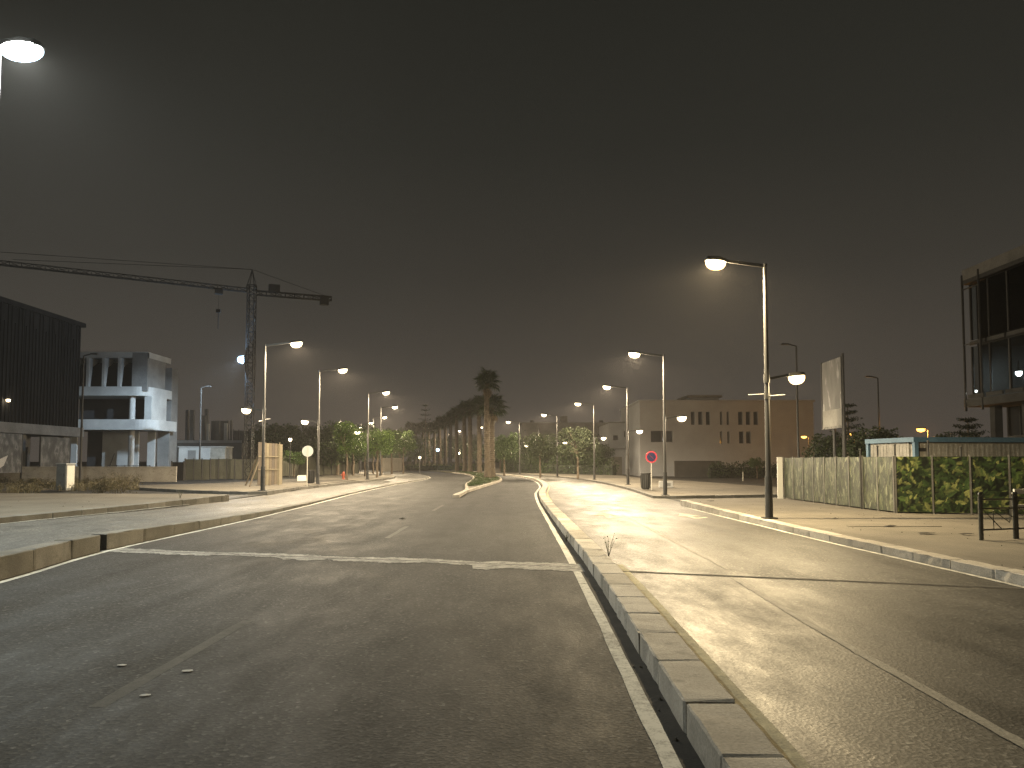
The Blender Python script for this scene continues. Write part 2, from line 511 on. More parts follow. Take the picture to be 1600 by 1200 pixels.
def kerb_row(name, line, zb, zt, width, stone, m, y0, y_end, y_far, far_m=None, gaps=(), jit=0.004, side=1, gapw=.07):
    """row of separate kerb stones out to y_end, then one continuous run; line is the road-side face"""
    root = empty(name, (0, 0, 0), kind='structure')
    P = [p for p in resample(line, 0.15)]
    mes = stone_meshes(m)
    fz = lambda t, y: t if isinstance(t, (int, float)) else interp(t, y)
    i = 0
    while i < len(P) and P[i].y < y0: i += 1
    while i < len(P) - 2 and P[i].y < y_end:
        L = stone * random.uniform(0.92, 1.06)
        j = i; acc = 0
        while j < len(P) - 1 and acc < L:
            acc += (P[j + 1] - P[j]).length; j += 1
        a, c = P[i], P[j]
        d = c - a; yaw = math.atan2(d.y, d.x)
        nrm = Vector((d.y, -d.x)).normalized() * side
        mid = (a + c) / 2 + nrm * (width / 2 + random.uniform(-jit, jit))
        z0, z1 = fz(zb, mid.y) - 0.12, fz(zt, mid.y) + random.uniform(-jit, jit)
        slope = math.atan2(fz(zt, c.y) - fz(zt, a.y), d.length)
        ln = d.length - random.uniform(.004, .012)
        for g in gaps:
            if a.y < g < c.y: ln -= gapw; mid = mid - d.normalized() * gapw / 2
        link('kerb_stone', random.choice(mes), root, (mid.x, mid.y, (z0 + z1) / 2), (random.uniform(-.008, .008), -slope + random.uniform(-.004, .004), yaw + random.uniform(-.003, .003)), (ln, width * random.uniform(.98, 1.015), z1 - z0))
        i = j
    Q = P[i::6]
    if len(Q) > 2 and y_far > y_end:
        Q = [q for q in Q if q.y <= y_far]
        b = MB(); n = 0
        for k, q in enumerate(Q):
            d = (Q[min(k + 1, len(Q) - 1)] - Q[max(k - 1, 0)]).normalized()
            nrm = Vector((d.y, -d.x)) * side
            o2 = q + nrm * width
            z0, z1 = fz(zb, q.y) - 0.12, fz(zt, q.y)
            b.v += [(q.x, q.y, z0), (q.x, q.y, z1), (o2.x, o2.y, z1), (o2.x, o2.y, z0)]
        for k in range(len(Q) - 1):
            for s in range(3):
                q0 = 4 * k + s; b.f.append((q0, q0 + 1, q0 + 5, q0 + 4)); b.m.append(0)
        b.f.append((3, 2, 1, 0)); b.m.append(0)
        b.build('kerb_run', far_m or m, root)
    return root

kerb_row('median_kerb_right', KRl, 0.0, [(-14, .225), (20, .215), (36, .14), (200, .13)], KW, 0.95, M_KERB, -4, 42, 187, gaps=(13.4,))
kerb_row('median_kerb_left', KLr, 0.0, Z_KL, KW, 1.5, M_KERBD, -4, 46, 187, gaps=(15.9,), side=-1, gapw=.3)
kerb_row('pavement_kerb_right', RS, Z_RS, WALK_R, 0.30, 1.0, M_KERB, -4, 30.6, 0, gaps=())
kerb_row('pavement_kerb_left', LS, Z_LS, WALK_L, 0.28, 1.0, M_KERBD, -4, 30.8, 0, side=-1)
kerb_row('island_kerb_right', RI, Z_RS, ISL_R, 0.26, 1.0, M_KERBD, 37, 50, 187)
kerb_row('island_kerb_left', LI, Z_LS, [(36, ISL_L), (60, .34), (100, .2), (200, .2)], 0.26, 1.0, M_KERBD, 36, 54, 175, side=-1)
# kerbs that turn the corner into the side streets
kerb_row('side_kerb_right_far', [(6.85, 37.6), (8.2, 37.75), (11, 38.7), (16, 40.4), (26, 44)], 0.0, ISL_R, 0.25, 1.0, M_KERBD, 37, 41.5, 60, side=-1) if False else None

def edge_kerb(name, pts, zb, zt, width, stone, m, side):
    root = empty(name, (0, 0, 0), kind='structure')
    P = resample(pts, 0.12); i = 0
    mes = stone_meshes(m)
    while i < len(P) - 1:
        j = i; acc = 0; L = stone * random.uniform(.92, 1.05)
        while j < len(P) - 1 and acc < L:
            acc += (P[j + 1] - P[j]).length; j += 1
        a, c = P[i], P[j]; d = c - a
        if d.length > 0.08:
            nrm = Vector((d.y, -d.x)).normalized() * side
            mid = (a + c) / 2 + nrm * width / 2
            link('kerb_stone', random.choice(mes), root, (mid.x, mid.y, (zb - .1 + zt) / 2), (0, 0, math.atan2(d.y, d.x)), (d.length - .01, width, zt - zb + .1 + random.uniform(-.003, .003)))
        i = j
    return root

edge_kerb('side_street_kerb_right_near', [(6.78, 31), (7.3, 32.1), (9, 32.9), (12, 33.6), (20, 35.2)], 0.03, WALK_R - .02, 0.26, 1.0, M_KERBD, 1)
edge_kerb('side_street_kerb_right_far', [(6.86, 37.6), (8, 37.55), (10.5, 38.3), (15, 39.6), (24, 42)], 0.03, ISL_R, 0.25, 1.0, M_KERBD, -1)
edge_kerb('side_street_kerb_left_near', [(-11.4, 31), (-11.8, 31.9), (-13, 32.3), (-20, 32.8)], 0.29, WALK_L - .02, 0.26, 1.0, M_KERBD, -1)
edge_kerb('side_street_kerb_left_far', [(-11.5, 36.3), (-12.3, 35.9), (-15, 37.2), (-19, 40.5), (-23, 44.5)], 0.29, ISL_L, 0.25, 1.0, M_KERBD, 1)

def slab(name, pts, z, m, zbot=-0.15, kind='structure'):
    b = MB()
    b.prism([tuple(p)[:2] for p in pts], zbot, z)
    me = b.mesh(name, m)
    bm = bmesh.new(); bm.from_mesh(me)
    bmesh.ops.triangulate(bm, faces=[f for f in bm.faces if len(f.verts) > 4])
    bm.to_mesh(me); bm.free()
    return tag(link(name, me), kind=kind)

def cut(line, y0, y1, dx=0.0, step=1.5):
    return [(p.x + dx, p.y) for p in resample(line, step) if y0 <= p.y <= y1]

# pavements and islands
slab('right_pavement', cut(RS, -14, 31, .27) + [(7.3, 31.9), (9, 32.6), (12, 33.3), (20, 34.9), (42, 38), (42, -14)], WALK_R - .004, M_WALK)
slab('right_island', cut(RI, 37.6, 128, .24, 2.5) + [(12, 128), (13, 80), (17, 52), (20, 41.1), (15, 39.8), (10.5, 38.5), (8, 37.8), (7.1, 37.8)], ISL_R - .004, M_WALK)
slab('left_pavement', cut(LS, -14, 31, -.26)[::-1] + [(-24, -14), (-24, 33), (-20, 32.55), (-13, 32.05), (-11.9, 31.6)][0:0] + [(-25, -14), (-25, 33.0), (-20, 32.55), (-13, 32.05), (-12.0, 31.6)], WALK_L - .004, M_WALK)
slab('left_island', cut(LI, 36.5, 60, -.24, 2.5) + [(-17.5, 60), (-19, 50), (-22.8, 44.6), (-18.8, 40.7), (-15, 37.4), (-12.4, 36.2)], ISL_L - .004, M_WALK)
slab('left_far_island', cut(LI, 60.2, 130, -.24, 2.5) + [(-40, 130), (-27, 100), (-19, 78), (-17.5, 60.2)], 0.33, M_WALK)
slab('left_back_street', [(-11.6, 31), (-11.6, 36.6), (-12.3, 60), (-13, 80), (-22, 130), (-60, 130), (-60, 31)], 0.285, M_BACK)
slab('left_field', [(-24.7, -14), (-24.7, 32.9), (-25.2, 47), (-26, 53), (-120, 53), (-120, -14)], 0.36, M_DIRT)
slab('right_back_street', [(6.9, 31), (6.9, 37.7), (12.5, 60), (12, 128), (60, 128), (60, 31)], 0.022, M_BACK)

# planted median with its paved nose
MLc = [(-2.85, 39), (-2.86, 47), (-3.5, 58), (-3.75, 72), (-4.5, 88), (-6.6, 106), (-9.2, 118), (-12.6, 131), (-22, 157), (-38, 187)]
MRc = [(-2.8, 39), (-2.55, 45.4), (-1.85, 55.5), (-1.0, 68), (-1.0, 76), (-1.5, 86), (-2.7, 97), (-4.2, 108), (-6.2, 119), (-9.2, 131), (-18, 157), (-36, 188)]
edge_kerb('median_island_kerb', [p for p in MLc if p[1] <= 118], 0, 0.15, 0.2, 1.3, M_KERB, 1)
edge_kerb('median_island_kerb_right', [p for p in MRc if p[1] <= 118], 0, 0.15, 0.2, 1.3, M_KERB, -1)
slab('median_nose_paving', cut(MLc, 40, 60, .15, 2) + cut(MRc, 40, 60, -.15, 2)[::-1], 0.145, M_WALK)
slab('median_soil', cut(MLc, 60.1, 184, .15, 3) + cut(MRc, 60.1, 184, -.15, 3)[::-1], 0.16, weathered('median_soil', (0.06, 0.055, 0.03), (0.11, 0.10, 0.05), 2, .95, .5, 15))

# painted lines, 4 mm sheets on the asphalt
def line_strip(name, line, w, z, m, y0, y1, step=0.6):
    P = [p for p in resample(line, step) if y0 <= p.y <= y1]
    b = MB()
    for k, q in enumerate(P):
        d = (P[min(k + 1, len(P) - 1)] - P[max(k - 1, 0)]).normalized()
        nrm = Vector((d.y, -d.x)); zz = z if isinstance(z, (int, float)) else interp(z, q.y) + .005
        ja, jb = random.uniform(-.008, .008), random.uniform(-.008, .008)
        b.v += [(q.x - nrm.x * (w / 2 + ja), q.y - nrm.y * (w / 2 + ja), zz), (q.x + nrm.x * (w / 2 + jb), q.y + nrm.y * (w / 2 + jb), zz)]
    for k in range(len(P) - 1):
        b.f.append((2 * k, 2 * k + 1, 2 * k + 3, 2 * k + 2)); b.m.append(0)
    return tag(b.build(name, m), kind='structure')
line_strip('road_edge_line_right', RL, .125, .005, M_LINE, -6, 150)
line_strip('road_edge_line_left', LL, .12, .005, M_LINE, -6, 150)
line_strip('service_road_edge_line', off(KRr, .10), .14, Z_RS, M_LINEY, -6, 13.2)
line_strip('service_road_edge_line_far', off(KRr, .10), .10, Z_RS, M_LINEY, 34, 80)
line_strip('service_road_kerb_line_right', off(RS, -.09), .09, Z_RS, M_LINE, -6, 30)
line_strip('service_road_kerb_line_left', off(LS, .09), .07, Z_LS, M_LINE, -6, 28)
line_strip('gutter_strip', [((a[0] + .065 + b[0]) / 2 + .0, a[1]) for a, b in zip(RL[:6], [(x_at(KRl, p[1]), p[1]) for p in RL[:6]])], .135, .004, M_GUTTER, -6, 33)
line_strip('gutter_strip_left', off(LL, -.095), .07, .004, M_GUTTER, -6, 33)
mk = empty('lane_markings', kind='structure')
for (x0, y0), (x1, y1) in (((-3.13, 5.9), (-3.07, 9.05)), ((-3.0, 18.6), (-2.98, 21.9)), ((-2.93, 28.8), (-2.9, 32.6)), ((-2.9, -2.5), (-2.95, .4)), ((-3.05, 10.6), (-3.04, 13.2))[0:0] or ((-2.95, -8), (-2.95, -5))):
    P = [Vector((x0, y0)).lerp(Vector((x1, y1)), k / 6) for k in range(7)]
    b = MB()
    for q in P: b.v += [(q.x - .065 + random.uniform(-.01, .01), q.y, .0015), (q.x + .065 + random.uniform(-.01, .01), q.y, .0015)]
    for k in range(6): b.f.append((2 * k, 2 * k + 1, 2 * k + 3, 2 * k + 2)); b.m.append(0)
    b.build('lane_dash', M_DASH, mk)
M_ARROW = worn_paint('arrow_paint', (0.48, 0.45, 0.36), (0.14, 0.13, 0.10), 0.7)
def arrow(x, y, s, z):
    b = MB()
    for poly in ([(-.07, -1.3), (.07, -1.3), (.07, .2), (-.07, .2)], [(-.42, .2), (.42, .2), (.30, .45), (-.30, .45)], [(-.30, .45), (.30, .45), (.02, 1.3), (-.02, 1.3)], [(.07, -.6), (.5, -.3), (.5, -.1), (.07, -.35)]):
        b.add([(x + px * s, y + py * s * 1.3, z) for px, py in poly], [(0, 1, 2, 3)])
    return b.build('lane_arrow', M_ARROW, mk)
arrow(3.0, 24.5, 1.0, 0.108); arrow(5.6, 24.2, .9, 0.108)

sl_ = [(3.25, -14), (3.1, 5), (3.25, 11), (3.35, 11.55)]
ribbon('resurfaced_lane', sl_, [(6.9, -14), (6.9, 5), (6.85, 10.4), (6.8, 10.45)], .1345, .1345, M_SERV2, -14, 10.35)
line_strip('asphalt_seam', sl_, .10, .1362, weathered('seam_mortar', (.16, .148, .12), (.30, .28, .23), 5, .7, .5, 30, grime=.6), -6, 11.5, .12)
line_strip('asphalt_seam_far', [(3.42, 12), (3.5, 20), (3.7, 30)], .05, Z_RS, MATS['seam_mortar'], 12.2, 30, .2)
# expansion joint right across: pale ragged mortar, dark slot
jr = empty('expansion_joint', kind='structure')
jl = lambda x: 13.5 + (x - 1.18) * -0.277
b = MB(); nseg = 300; xa, xb = -8.25, 1.22
ra = rb = .4
for k in range(nseg + 1):
    x = xa + (xb - xa) * k / nseg
    ra = min(1, max(0, ra + random.gauss(0, .13))); rb = min(1, max(0, rb + random.gauss(0, .13)))
    t = 0.5 + 0.5 * math.sin(x * 1.3) * math.sin(x * 0.7 + 1)
    w1 = .12 + .22 * ra + .03 * random.random() + .14 * t; w2 = .14 + .34 * rb * (1 - t * .4) + .04 * random.random() + (.30 if x > -.7 else 0)
    b.v += [(x, jl(x) - w2, .006), (x, jl(x) - .02, .007), (x, jl(x) + .02, .007), (x, jl(x) + w1, .006)]
for k in range(nseg):
    for s in (0, 2):
        q = 4 * k + s; b.f.append((q, q + 1, q + 5, q + 4)); b.m.append(0)
b.build('mortar_strip', M_MORTAR, jr)
b = MB()
for k in range(nseg + 1):
    x = xa + (xb - xa) * k / nseg
    w = random.choice((.004, .012, .02, .022))
    b.v += [(x, jl(x) - w, .009), (x, jl(x) + w, .009)]
for k in range(nseg): b.f.append((2 * k, 2 * k + 1, 2 * k + 3, 2 * k + 2)); b.m.append(0)
b.build('joint_gap', M_SLOT, jr)
jl2 = lambda x: 12.05 + (x - 1.84) * -0.318
b = MB(); nseg = 50
for k in range(nseg + 1):
    x = 1.72 + (6.98 - 1.72) * k / nseg
    w = .022 + .012 * random.random()
    b.v += [(x, jl2(x) - w, .138), (x, jl2(x) + w, .138)]
for k in range(nseg): b.f.append((2 * k, 2 * k + 1, 2 * k + 3, 2 * k + 2)); b.m.append(0)
b.build('joint_gap', M_SLOT, jr)
b = MB()
for k in range(nseg + 1):
    x = 1.72 + (6.98 - 1.72) * k / nseg
    b.v += [(x, jl2(x) - .05 - .03 * random.random(), .1345), (x, jl2(x) + .05 + .05 * random.random(), .1345)]
for k in range(nseg): b.f.append((2 * k, 2 * k + 1, 2 * k + 3, 2 * k + 2)); b.m.append(0)
b.build('joint_edge', weathered('joint_edge_mortar', (.08, .073, .06), (.14, .125, .10), 4, .9, .4, 40), jr)
M_ROD = mat('banner_rod_metal', (.4, .39, .36), .5)
# ---------------------------------------------------------------- street lamps
def luminaire(parent, s, x, z, lens, power, col, tilt=R(6), size=1.0, radius=.05):
    """lamp head on the end of an arm that reaches towards s*x"""
    h = MB()
    prof = [(-.30, .10, -.02, .045), (-.27, .15, -.035, .075), (.05, .165, -.04, .09), (.24, .12, -.035, .06), (.30, .05, -.02, .03)]
    for px, w, z0, z1 in prof:
        for yy, zz in ((-w, z0), (w, z0), (w * .8, z1), (-w * .8, z1)):
            h.v.append((px * size, yy * size, zz * size))
    for k in range(len(prof) - 1):
        for i in range(4):
            a, c = 4 * k + i, 4 * k + (i + 1) % 4
            h.f.append((a, c, c + 4, a + 4)); h.m.append(0)
    h.f += [(3, 2, 1, 0), tuple(range(4 * len(prof) - 4, 4 * len(prof)))]; h.m += [0, 0]
    o = h.build('lamp_head', M_DARKM, parent, (s * x, 0, z), smooth=True)
    o.rotation_euler = (0, -tilt * s, 0)
    l = MB()
    l.lathe([(.03, -.27), (.085, -.255), (.135, -.20), (.162, -.12), (.165, -.036)], (0, 0, 0), 16, 1.75 * size, 1.3 * size)
    lo = l.build('lens', lens, o, smooth=True)
    light('lamp_light', (0, 0, -.15), power, col, radius, o, 'SPOT', spot_size=R(178), spot_blend=.38)
    light('lamp_glow', (0, 0, -.16), power * .12, col, radius, o)  # second, all-round light added to round out the halo in the haze
    return o

def make_lamp(name, H, arm, low, lens, power, col, plow, rods=False, zl=3.85):
    root = empty(name)
    b = MB(); b.tube((0, 0, 1.15), (0, 0, H), .078, .05, 12); b.build('pole', M_POLE, root, smooth=True)
    b = MB(); b.tube((0, 0, .02), (0, 0, 1.15), .105, .10, 12); b.build('pole_sleeve', M_POLED, root, smooth=True)
    b = MB(); b.box((0, 0, .015), (.36, .36, .03)); b.build('base_plate', M_DARKM, root); MB().box((.0, .104, .55), (.10, .012, .32)).build('hatch', M_DARKM, root)
    b = MB(); b.tube((0, 0, H), (0, 0, H + .06), .07, .06, 10); b.bar((0, 0, H), (-arm * .55, 0, H + .10), .07, .09); b.bar((-arm * .55, 0, H + .10), (-arm + .2, 0, H + .15), .055, .07)
    b.build('arm', M_POLE, root)
    luminaire(root, -1, arm, H + .16, lens, power, col)
    if low:
        b = MB(); b.tube((0, 0, zl - .12), (0, 0, zl + .12), .085, .085, 10); b.bar((0, 0, zl - .02), (low - .2, 0, zl + .10), .055, .065)
        b.build('lower_arm', M_POLE, root)
        luminaire(root, 1, low, zl + .10, lens, plow, col, size=.8)
    if rods:
        MB().tube((0, 0, 3.28), (0, 0, 3.44), .085, .085, 8).build('rod_collar', M_POLE, root)
        MB().tube((.03, -.03, 3.36), (.36, -.40, 3.36), .015, .015, 6).build('banner_rod', M_ROD, root); MB().tube((-.03, .03, 3.42), (-.42, .32, 3.42), .012, .012, 6).build('banner_rod', M_ROD, root)
    return root

GR = 'double headed street lamps along the avenue'
proto_w = make_lamp('street_lamp', 7.0, 1.36, .82, M_LENS_W, P_MAIN, WARM, P_LOW, True)
proto_s = make_lamp('street_lamp', 7.0, 1.45, .85, M_LENS_S, P_MAIN, SOFT, P_LOW)
proto_l = make_lamp('street_lamp', 7.0, 1.50, .85, M_LENS_S, P_MAIN * .8, SOFT, P_LOW, True)
used = set()
def put_lamp(proto, x, y, z, rz, sz, label):
    o = proto if proto.name not in used else copy_tree(proto)
    used.add(proto.name)
    o.location = (x, y, z); o.rotation_euler = (0, 0, rz); o.scale = (1, 1, sz)
    return tag(o, label, 'street lamp', GR)
def by_top(px, ptop, H, z): # distance from the height the pole shows
    d = (z + H - CAM_H) / ((720 - ptop) / FPX)
    return AT(px, ptop, d).x, d
put_lamp(proto_w, 7.05, 21.2, WALK_R, 0, 1.0, 'tallest warm street lamp on the right pavement, with two banner rods on its pole')
x, d = by_top(1037, 555, 6.9, ISL_R); put_lamp(proto_s, x, d, ISL_R, 0, .985, 'lit street lamp beside the round no parking sign on the right island')
x, d = by_top(980, 606, 6.9, ISL_R); put_lamp(proto_s, x, d, ISL_R, 0, .985, 'lit street lamp just left of the bin and no parking sign')
x, d = by_top(928, 632, 6.8, ISL_R); put_lamp(proto_s, x, d, ISL_R, 0, .97, 'lit street lamp right of the biggest round tree on the right side')
x, d = by_top(870.5, 649, 6.7, ISL_R); put_lamp(proto_s, x, d, ISL_R, 0, .955, 'lit street lamp standing between the two round trees on the right side')
x, d = by_top(812, 660, 6.6, ISL_R); put_lamp(proto_s, x, d, ISL_R, 0, .94, 'lit street lamp first to the right of the tall palms')
put_lamp(proto_l, -11.95, 37.0, ISL_L, math.pi, 1.0, 'lit street lamp in front of the wooden hoarding panel, with banner rods on its pole')
x, d = by_top(499, 580, 7.0, .42); put_lamp(proto_s, x, d, .42, math.pi, 1.0, 'lit street lamp behind the round sign seen from its back')
x, d = by_top(575.5, 615, 7.0, .33); put_lamp(proto_s, x, d, .33, math.pi, 1.0, 'lit street lamp rising through the row of small trees on the left')
for px, py, lab in ((617, 636, 'lit street lamp of which only the head shows above the left trees, nearest the median'), (601, 652, 'lit street lamp head low over the left trees, second beyond the tree row'),
                    (579.5, 661, 'small far lamp head just above the left tree crowns'), (563.5, 668, 'smallest far lamp head over the left tree crowns, furthest left')):
    d = (7.0 + .33 + .05 - CAM_H) / ((720 - py) / FPX); p = AT(px, py, d)
    put_lamp(proto_s, p.x - 1.45, d, .3, math.pi, 1.0, lab)
for px, py, lab in ((752, 667, 'far lit street lamp beside the thick palm trunks'), (718, 673, 'far lit street lamp seen between the palm trunks of the median'),
                    (703, 678, 'very far lit street lamp, higher of the close pair between palm trunks'), (706.5, 684.5, 'very far lit street lamp, lower of the close pair between palm trunks')):
    d = (8.6 + .16 + .05 - CAM_H) / ((720 - py) / FPX); p = AT(px, py, d)
    put_lamp(proto_s, p.x + 1.45, d, .12, 0, 1.22, lab)

# the tall white lamp at the left edge
tl = empty('street_lamp', (-12.75, 18.6, WALK_L), 0, 'very tall slim lamp with cold white head at the left edge of the view', 'street lamp')
b = MB(); b.tube((0, 0, 1.3), (0, 0, 11.45), .07, .04, 12); b.build('pole', M_POLE, tl, smooth=True)
b = MB(); b.tube((0, 0, .02), (0, 0, 1.3), .11, .10, 12); b.box((0, 0, .015), (.4, .4, .03)); b.build('pole_sleeve', M_POLED, tl)
b = MB(); b.bar((-.1, 0, 11.5), (.45, 0, 11.62), .06, .08); b.build('arm', M_POLE, tl)
luminaire(tl, 1, .55, 11.62, M_LENS_C, 8200, WHITE, size=1.75, radius=.09)

# unlit poles
def unlit(px, ptop, y, z, s, label, arm=.45):
    top = AT(px, ptop, y); H = top.z - z
    root = empty('unlit_street_lamp', (top.x, y, z), 0, label, 'lamp post', 'unlit slim lamp posts')
    b = MB(); b.tube((0, 0, 0), (0, 0, H), .085, .05, 8); b.box((0, 0, .01), (.3, .3, .02)); b.build('pole', M_DARKM, root, smooth=True)
    b = MB(); b.bar((0, 0, H), (s * arm, 0, H + .12), .05, .07); b.build('arm', M_DARKM, root)
    b = MB(); b.box((s * (arm + .22), 0, H + .13), (.5, .22, .08), taper=.8); b.build('lamp_head', M_DARKM, root)
    return root
unlit(131, 556, 50, .36, 1, 'unlit slim lamp post beside the grey utility cabinet')
unlit(314.5, 606, 66, .285, 1, 'unlit slim lamp post in front of the left hoarding and white cabin', .4)
unlit(1244, 541, 46, .022, -1, 'unlit tall lamp post rising behind the near end of the leaf print hoarding')
unlit(1371.5, 591, 56, .022, -1, 'unlit lamp post above the blue trimmed site cabin')

def sodium(px, py, y, label, pw_=1000):
    p = AT(px, py, y)
    root = empty('sodium_lamp', (p.x + .45, y, 0), 0, label, 'street lamp', 'orange sodium lamps behind the hoarding')
    b = MB(); b.tube((0, 0, 0), (0, 0, p.z), .07, .05, 8); b.build('pole', M_POLE, root)
    b = MB(); b.bar((0, 0, p.z), (-.45, 0, p.z + .14), .05); b.box((-.5, 0, p.z + .15), (.6, .25, .1)); b.build('arm', M_POLE, root)
    b = MB(); b.lathe([(.05, -.26), (.18, -.18), (.22, 0)], (-.5, 0, p.z + .10), 12, 1.5, 1.1); b.build('lens', M_LENS_O, root, smooth=True)
    light('lamp_light', (-.5, 0, p.z - .04), pw_, SODIUM, .06, root)
sodium(1257, 683, 84, 'orange sodium lamp beside the end wall of the white villa', 230)
sodium(1327, 679, 70, 'orange sodium lamp just right of the billboard post')
sodium(1440, 672, 56, 'orange sodium lamp above the roof of the site cabin')

def small_lamp(px, py, y, z, lens, power, col, name, label, r=.16):
    p = AT(px, py, y)
    root = empty(name, (p.x, y, z), 0, label, 'lamp')
    b = MB(); b.tube((0, 0, 0), (0, 0, p.z - z - r), .05, .04, 8); b.build('pole', M_POLE, root)
    b = MB(); b.lathe([(r * 1.2, 0), (r * 1.3, .04), (.06, .10)], (0, 0, p.z - z + r * .8), 10); b.build('cap', M_DARKM, root)
    b = MB(); b.lathe([(r * .3, -r), (r * .8, -r * .7), (r, 0), (r * .9, r * .7)], (0, 0, p.z - z), 12); b.build('globe', lens, root, smooth=True)
    light('lamp_light', (0, 0, p.z - z - .03), power, col, .05, root)
    return root
small_lamp(453.5, 687, 72, .285, M_LENS_S, 420, (1, .9, .6), 'garden_lamp', 'garden lamp on a short post over the bright bush, left of the trees')
small_lamp(656, 715, 100, .15, M_LENS_S, 160, SOFT, 'bollard_lamp', 'low bollard lamp at the foot of the far palms')
small_lamp(684, 703, 138, 0, M_LENS_B, 300, BLUE, 'blue_lamp', 'small blue lamp far off between the palm trunks', .3)
small_lamp(717, 708, 150, 0, M_LENS_S, 200, SOFT, 'far_lamp', 'dim far lamp low between the palm trunks', .25)
small_lamp(772, 704, 120, .1, M_LENS_S, 120, SOFT, 'far_lamp', 'small far lamp just right of the thick palm trunks', .18)
# ---------------------------------------------------------------- buildings
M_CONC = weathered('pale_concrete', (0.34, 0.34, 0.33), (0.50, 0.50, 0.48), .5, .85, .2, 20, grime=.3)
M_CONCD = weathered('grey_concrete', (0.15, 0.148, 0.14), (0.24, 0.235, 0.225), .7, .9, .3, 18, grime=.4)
M_STUC = weathered('villa_stucco', (0.30, 0.305, 0.315), (0.365, 0.372, 0.385), .35, .9, .15, 16, grime=.2)
M_CLAD = weathered('dark_cladding', (0.009, 0.009, 0.010), (0.019, 0.019, 0.020), .9, .9, .1, 10, spec=.1, streak=True)
M_GLASS = mat('dark_glass', (0.012, 0.014, 0.016), 0.08, 0, .5)
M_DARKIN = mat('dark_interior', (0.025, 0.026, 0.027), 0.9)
M_FRAME = mat('window_frame', (0.10, 0.095, 0.09), .5)
M_BLOCK = weathered('block_wall', (0.20, 0.185, 0.155), (0.31, 0.285, 0.24), .6, .9, .3, 14)

def facade(b, P0, u, W, H, holes, depth=.2, back=False):
    """wall face with real openings; holes are (u0, z0, u1, z1); the outward side is to the right of u"""
    P0, u = Vector(P0), Vector(u).normalized(); n = u.cross(Vector((0, 0, 1))); up = Vector((0, 0, 1))
    us = sorted({0, W} | {h[0] for h in holes} | {h[2] for h in holes}); zs = sorted({0, H} | {h[1] for h in holes} | {h[3] for h in holes})
    P = lambda a, z, d=0: P0 + u * a + up * z - n * d
    for i in range(len(us) - 1):
        for j in range(len(zs) - 1):
            ca, cz = (us[i] + us[i + 1]) / 2, (zs[j] + zs[j + 1]) / 2
            if any(h[0] < ca < h[2] and h[1] < cz < h[3] for h in holes): continue
            b.quad(P(us[i], zs[j]), P(us[i + 1], zs[j]), P(us[i + 1], zs[j + 1]), P(us[i], zs[j + 1]))
    for a0, z0, a1, z1 in holes:
        b.quad(P(a0, z0), P(a1, z0), P(a1, z0, depth), P(a0, z0, depth)); b.quad(P(a0, z1, depth), P(a1, z1, depth), P(a1, z1), P(a0, z1))
        b.quad(P(a0, z0, depth), P(a0, z1, depth), P(a0, z1), P(a0, z0)); b.quad(P(a1, z0), P(a1, z1), P(a1, z1, depth), P(a1, z0, depth))

def windows(root, P0, u, holes, depth=.2, name='window', glass=None, bars=True):
    P0, u = Vector(P0), Vector(u).normalized(); n = u.cross(Vector((0, 0, 1)))
    cache = {}
    rz = math.atan2(u.y, u.x)
    for a0, z0, a1, z1 in holes:
        w, h = round(a1 - a0, 2), round(z1 - z0, 2)
        if (w, h) not in cache:
            f = MB(); t = .06
            f.span((0, -.03, 0), (w, .03, t)); f.span((0, -.03, h - t), (w, .03, h)); f.span((0, -.03, t), (t, .03, h - t)); f.span((w - t, -.03, t), (w, .03, h - t))
            if bars and w > .9: f.span((w / 2 - .03, -.025, t), (w / 2 + .03, .025, h - t))
            g = MB(); g.span((t, -.008, t), (w - t, .008, h - t))
            cache[(w, h)] = (f.mesh('window', M_FRAME), g.mesh('pane', glass or M_GLASS))
        p = P0 + u * a0 + Vector((0, 0, z0)) - n * (depth - .04)
        f = link(name, cache[(w, h)][0], root, p, (0, 0, rz)); link('pane', cache[(w, h)][1], f)

def shell(b, x0, y0, x1, y1, z0, z1, skip=''):
    """box faces without the sides named in skip (f front = low y, b, l, r)"""
    A, B, C_, D = (x0, y0), (x1, y0), (x1, y1), (x0, y1)
    for nm, p, q in (('f', A, B), ('r', B, C_), ('b', C_, D), ('l', D, A)):
        if nm not in skip: b.quad((*p, z0), (*q, z0), (*q, z1), (*p, z1))
    b.quad((*A, z1), (*B, z1), (*C_, z1), (*D, z1)); b.quad((*D, z0), (*C_, z0), (*B, z0), (*A, z0))

# --- white villa on the right, two rows of slit windows, roof cabin
vy = 92.0
vx0, vx1 = AT(1000, 690, vy).x, AT(1272, 690, vy).x
vtop = AT(1100, 628, vy).z
villa = empty('villa', (vx0, vy, 0), 0, 'pale flat roofed villa with slit windows and roof cabin, right of the no parking sign', 'villa')
W_ = vx1 - vx0
k = vy / FPX
hx = lambda px: AT(px, 690, vy).x - vx0
hz = lambda py: AT(1100, py, vy).z
holes = []
for a, c in ((1080, 1086), (1091.5, 1098), (1103.5, 1110), (1125.5, 1129), (1136, 1139.5), (1154, 1161), (1166, 1173), (1178, 1185)): holes.append((hx(a), hz(664), hx(c), hz(643)))
for a, c in ((1125, 1128.5), (1136.5, 1140), (1155, 1162), (1166, 1173)): holes.append((hx(a), hz(693), hx(c), hz(674)))
holes.append((hx(1017), hz(691), hx(1051), hz(673)))
b = MB(); facade(b, (0, 0, 0), (1, 0, 0), W_, vtop, holes, .3); shell(b, 0, 0, W_, 16, 0, vtop, 'f'); b.build('wall', M_STUC, villa)
windows(villa, (0, 0, 0), (1, 0, 0), holes, .3)
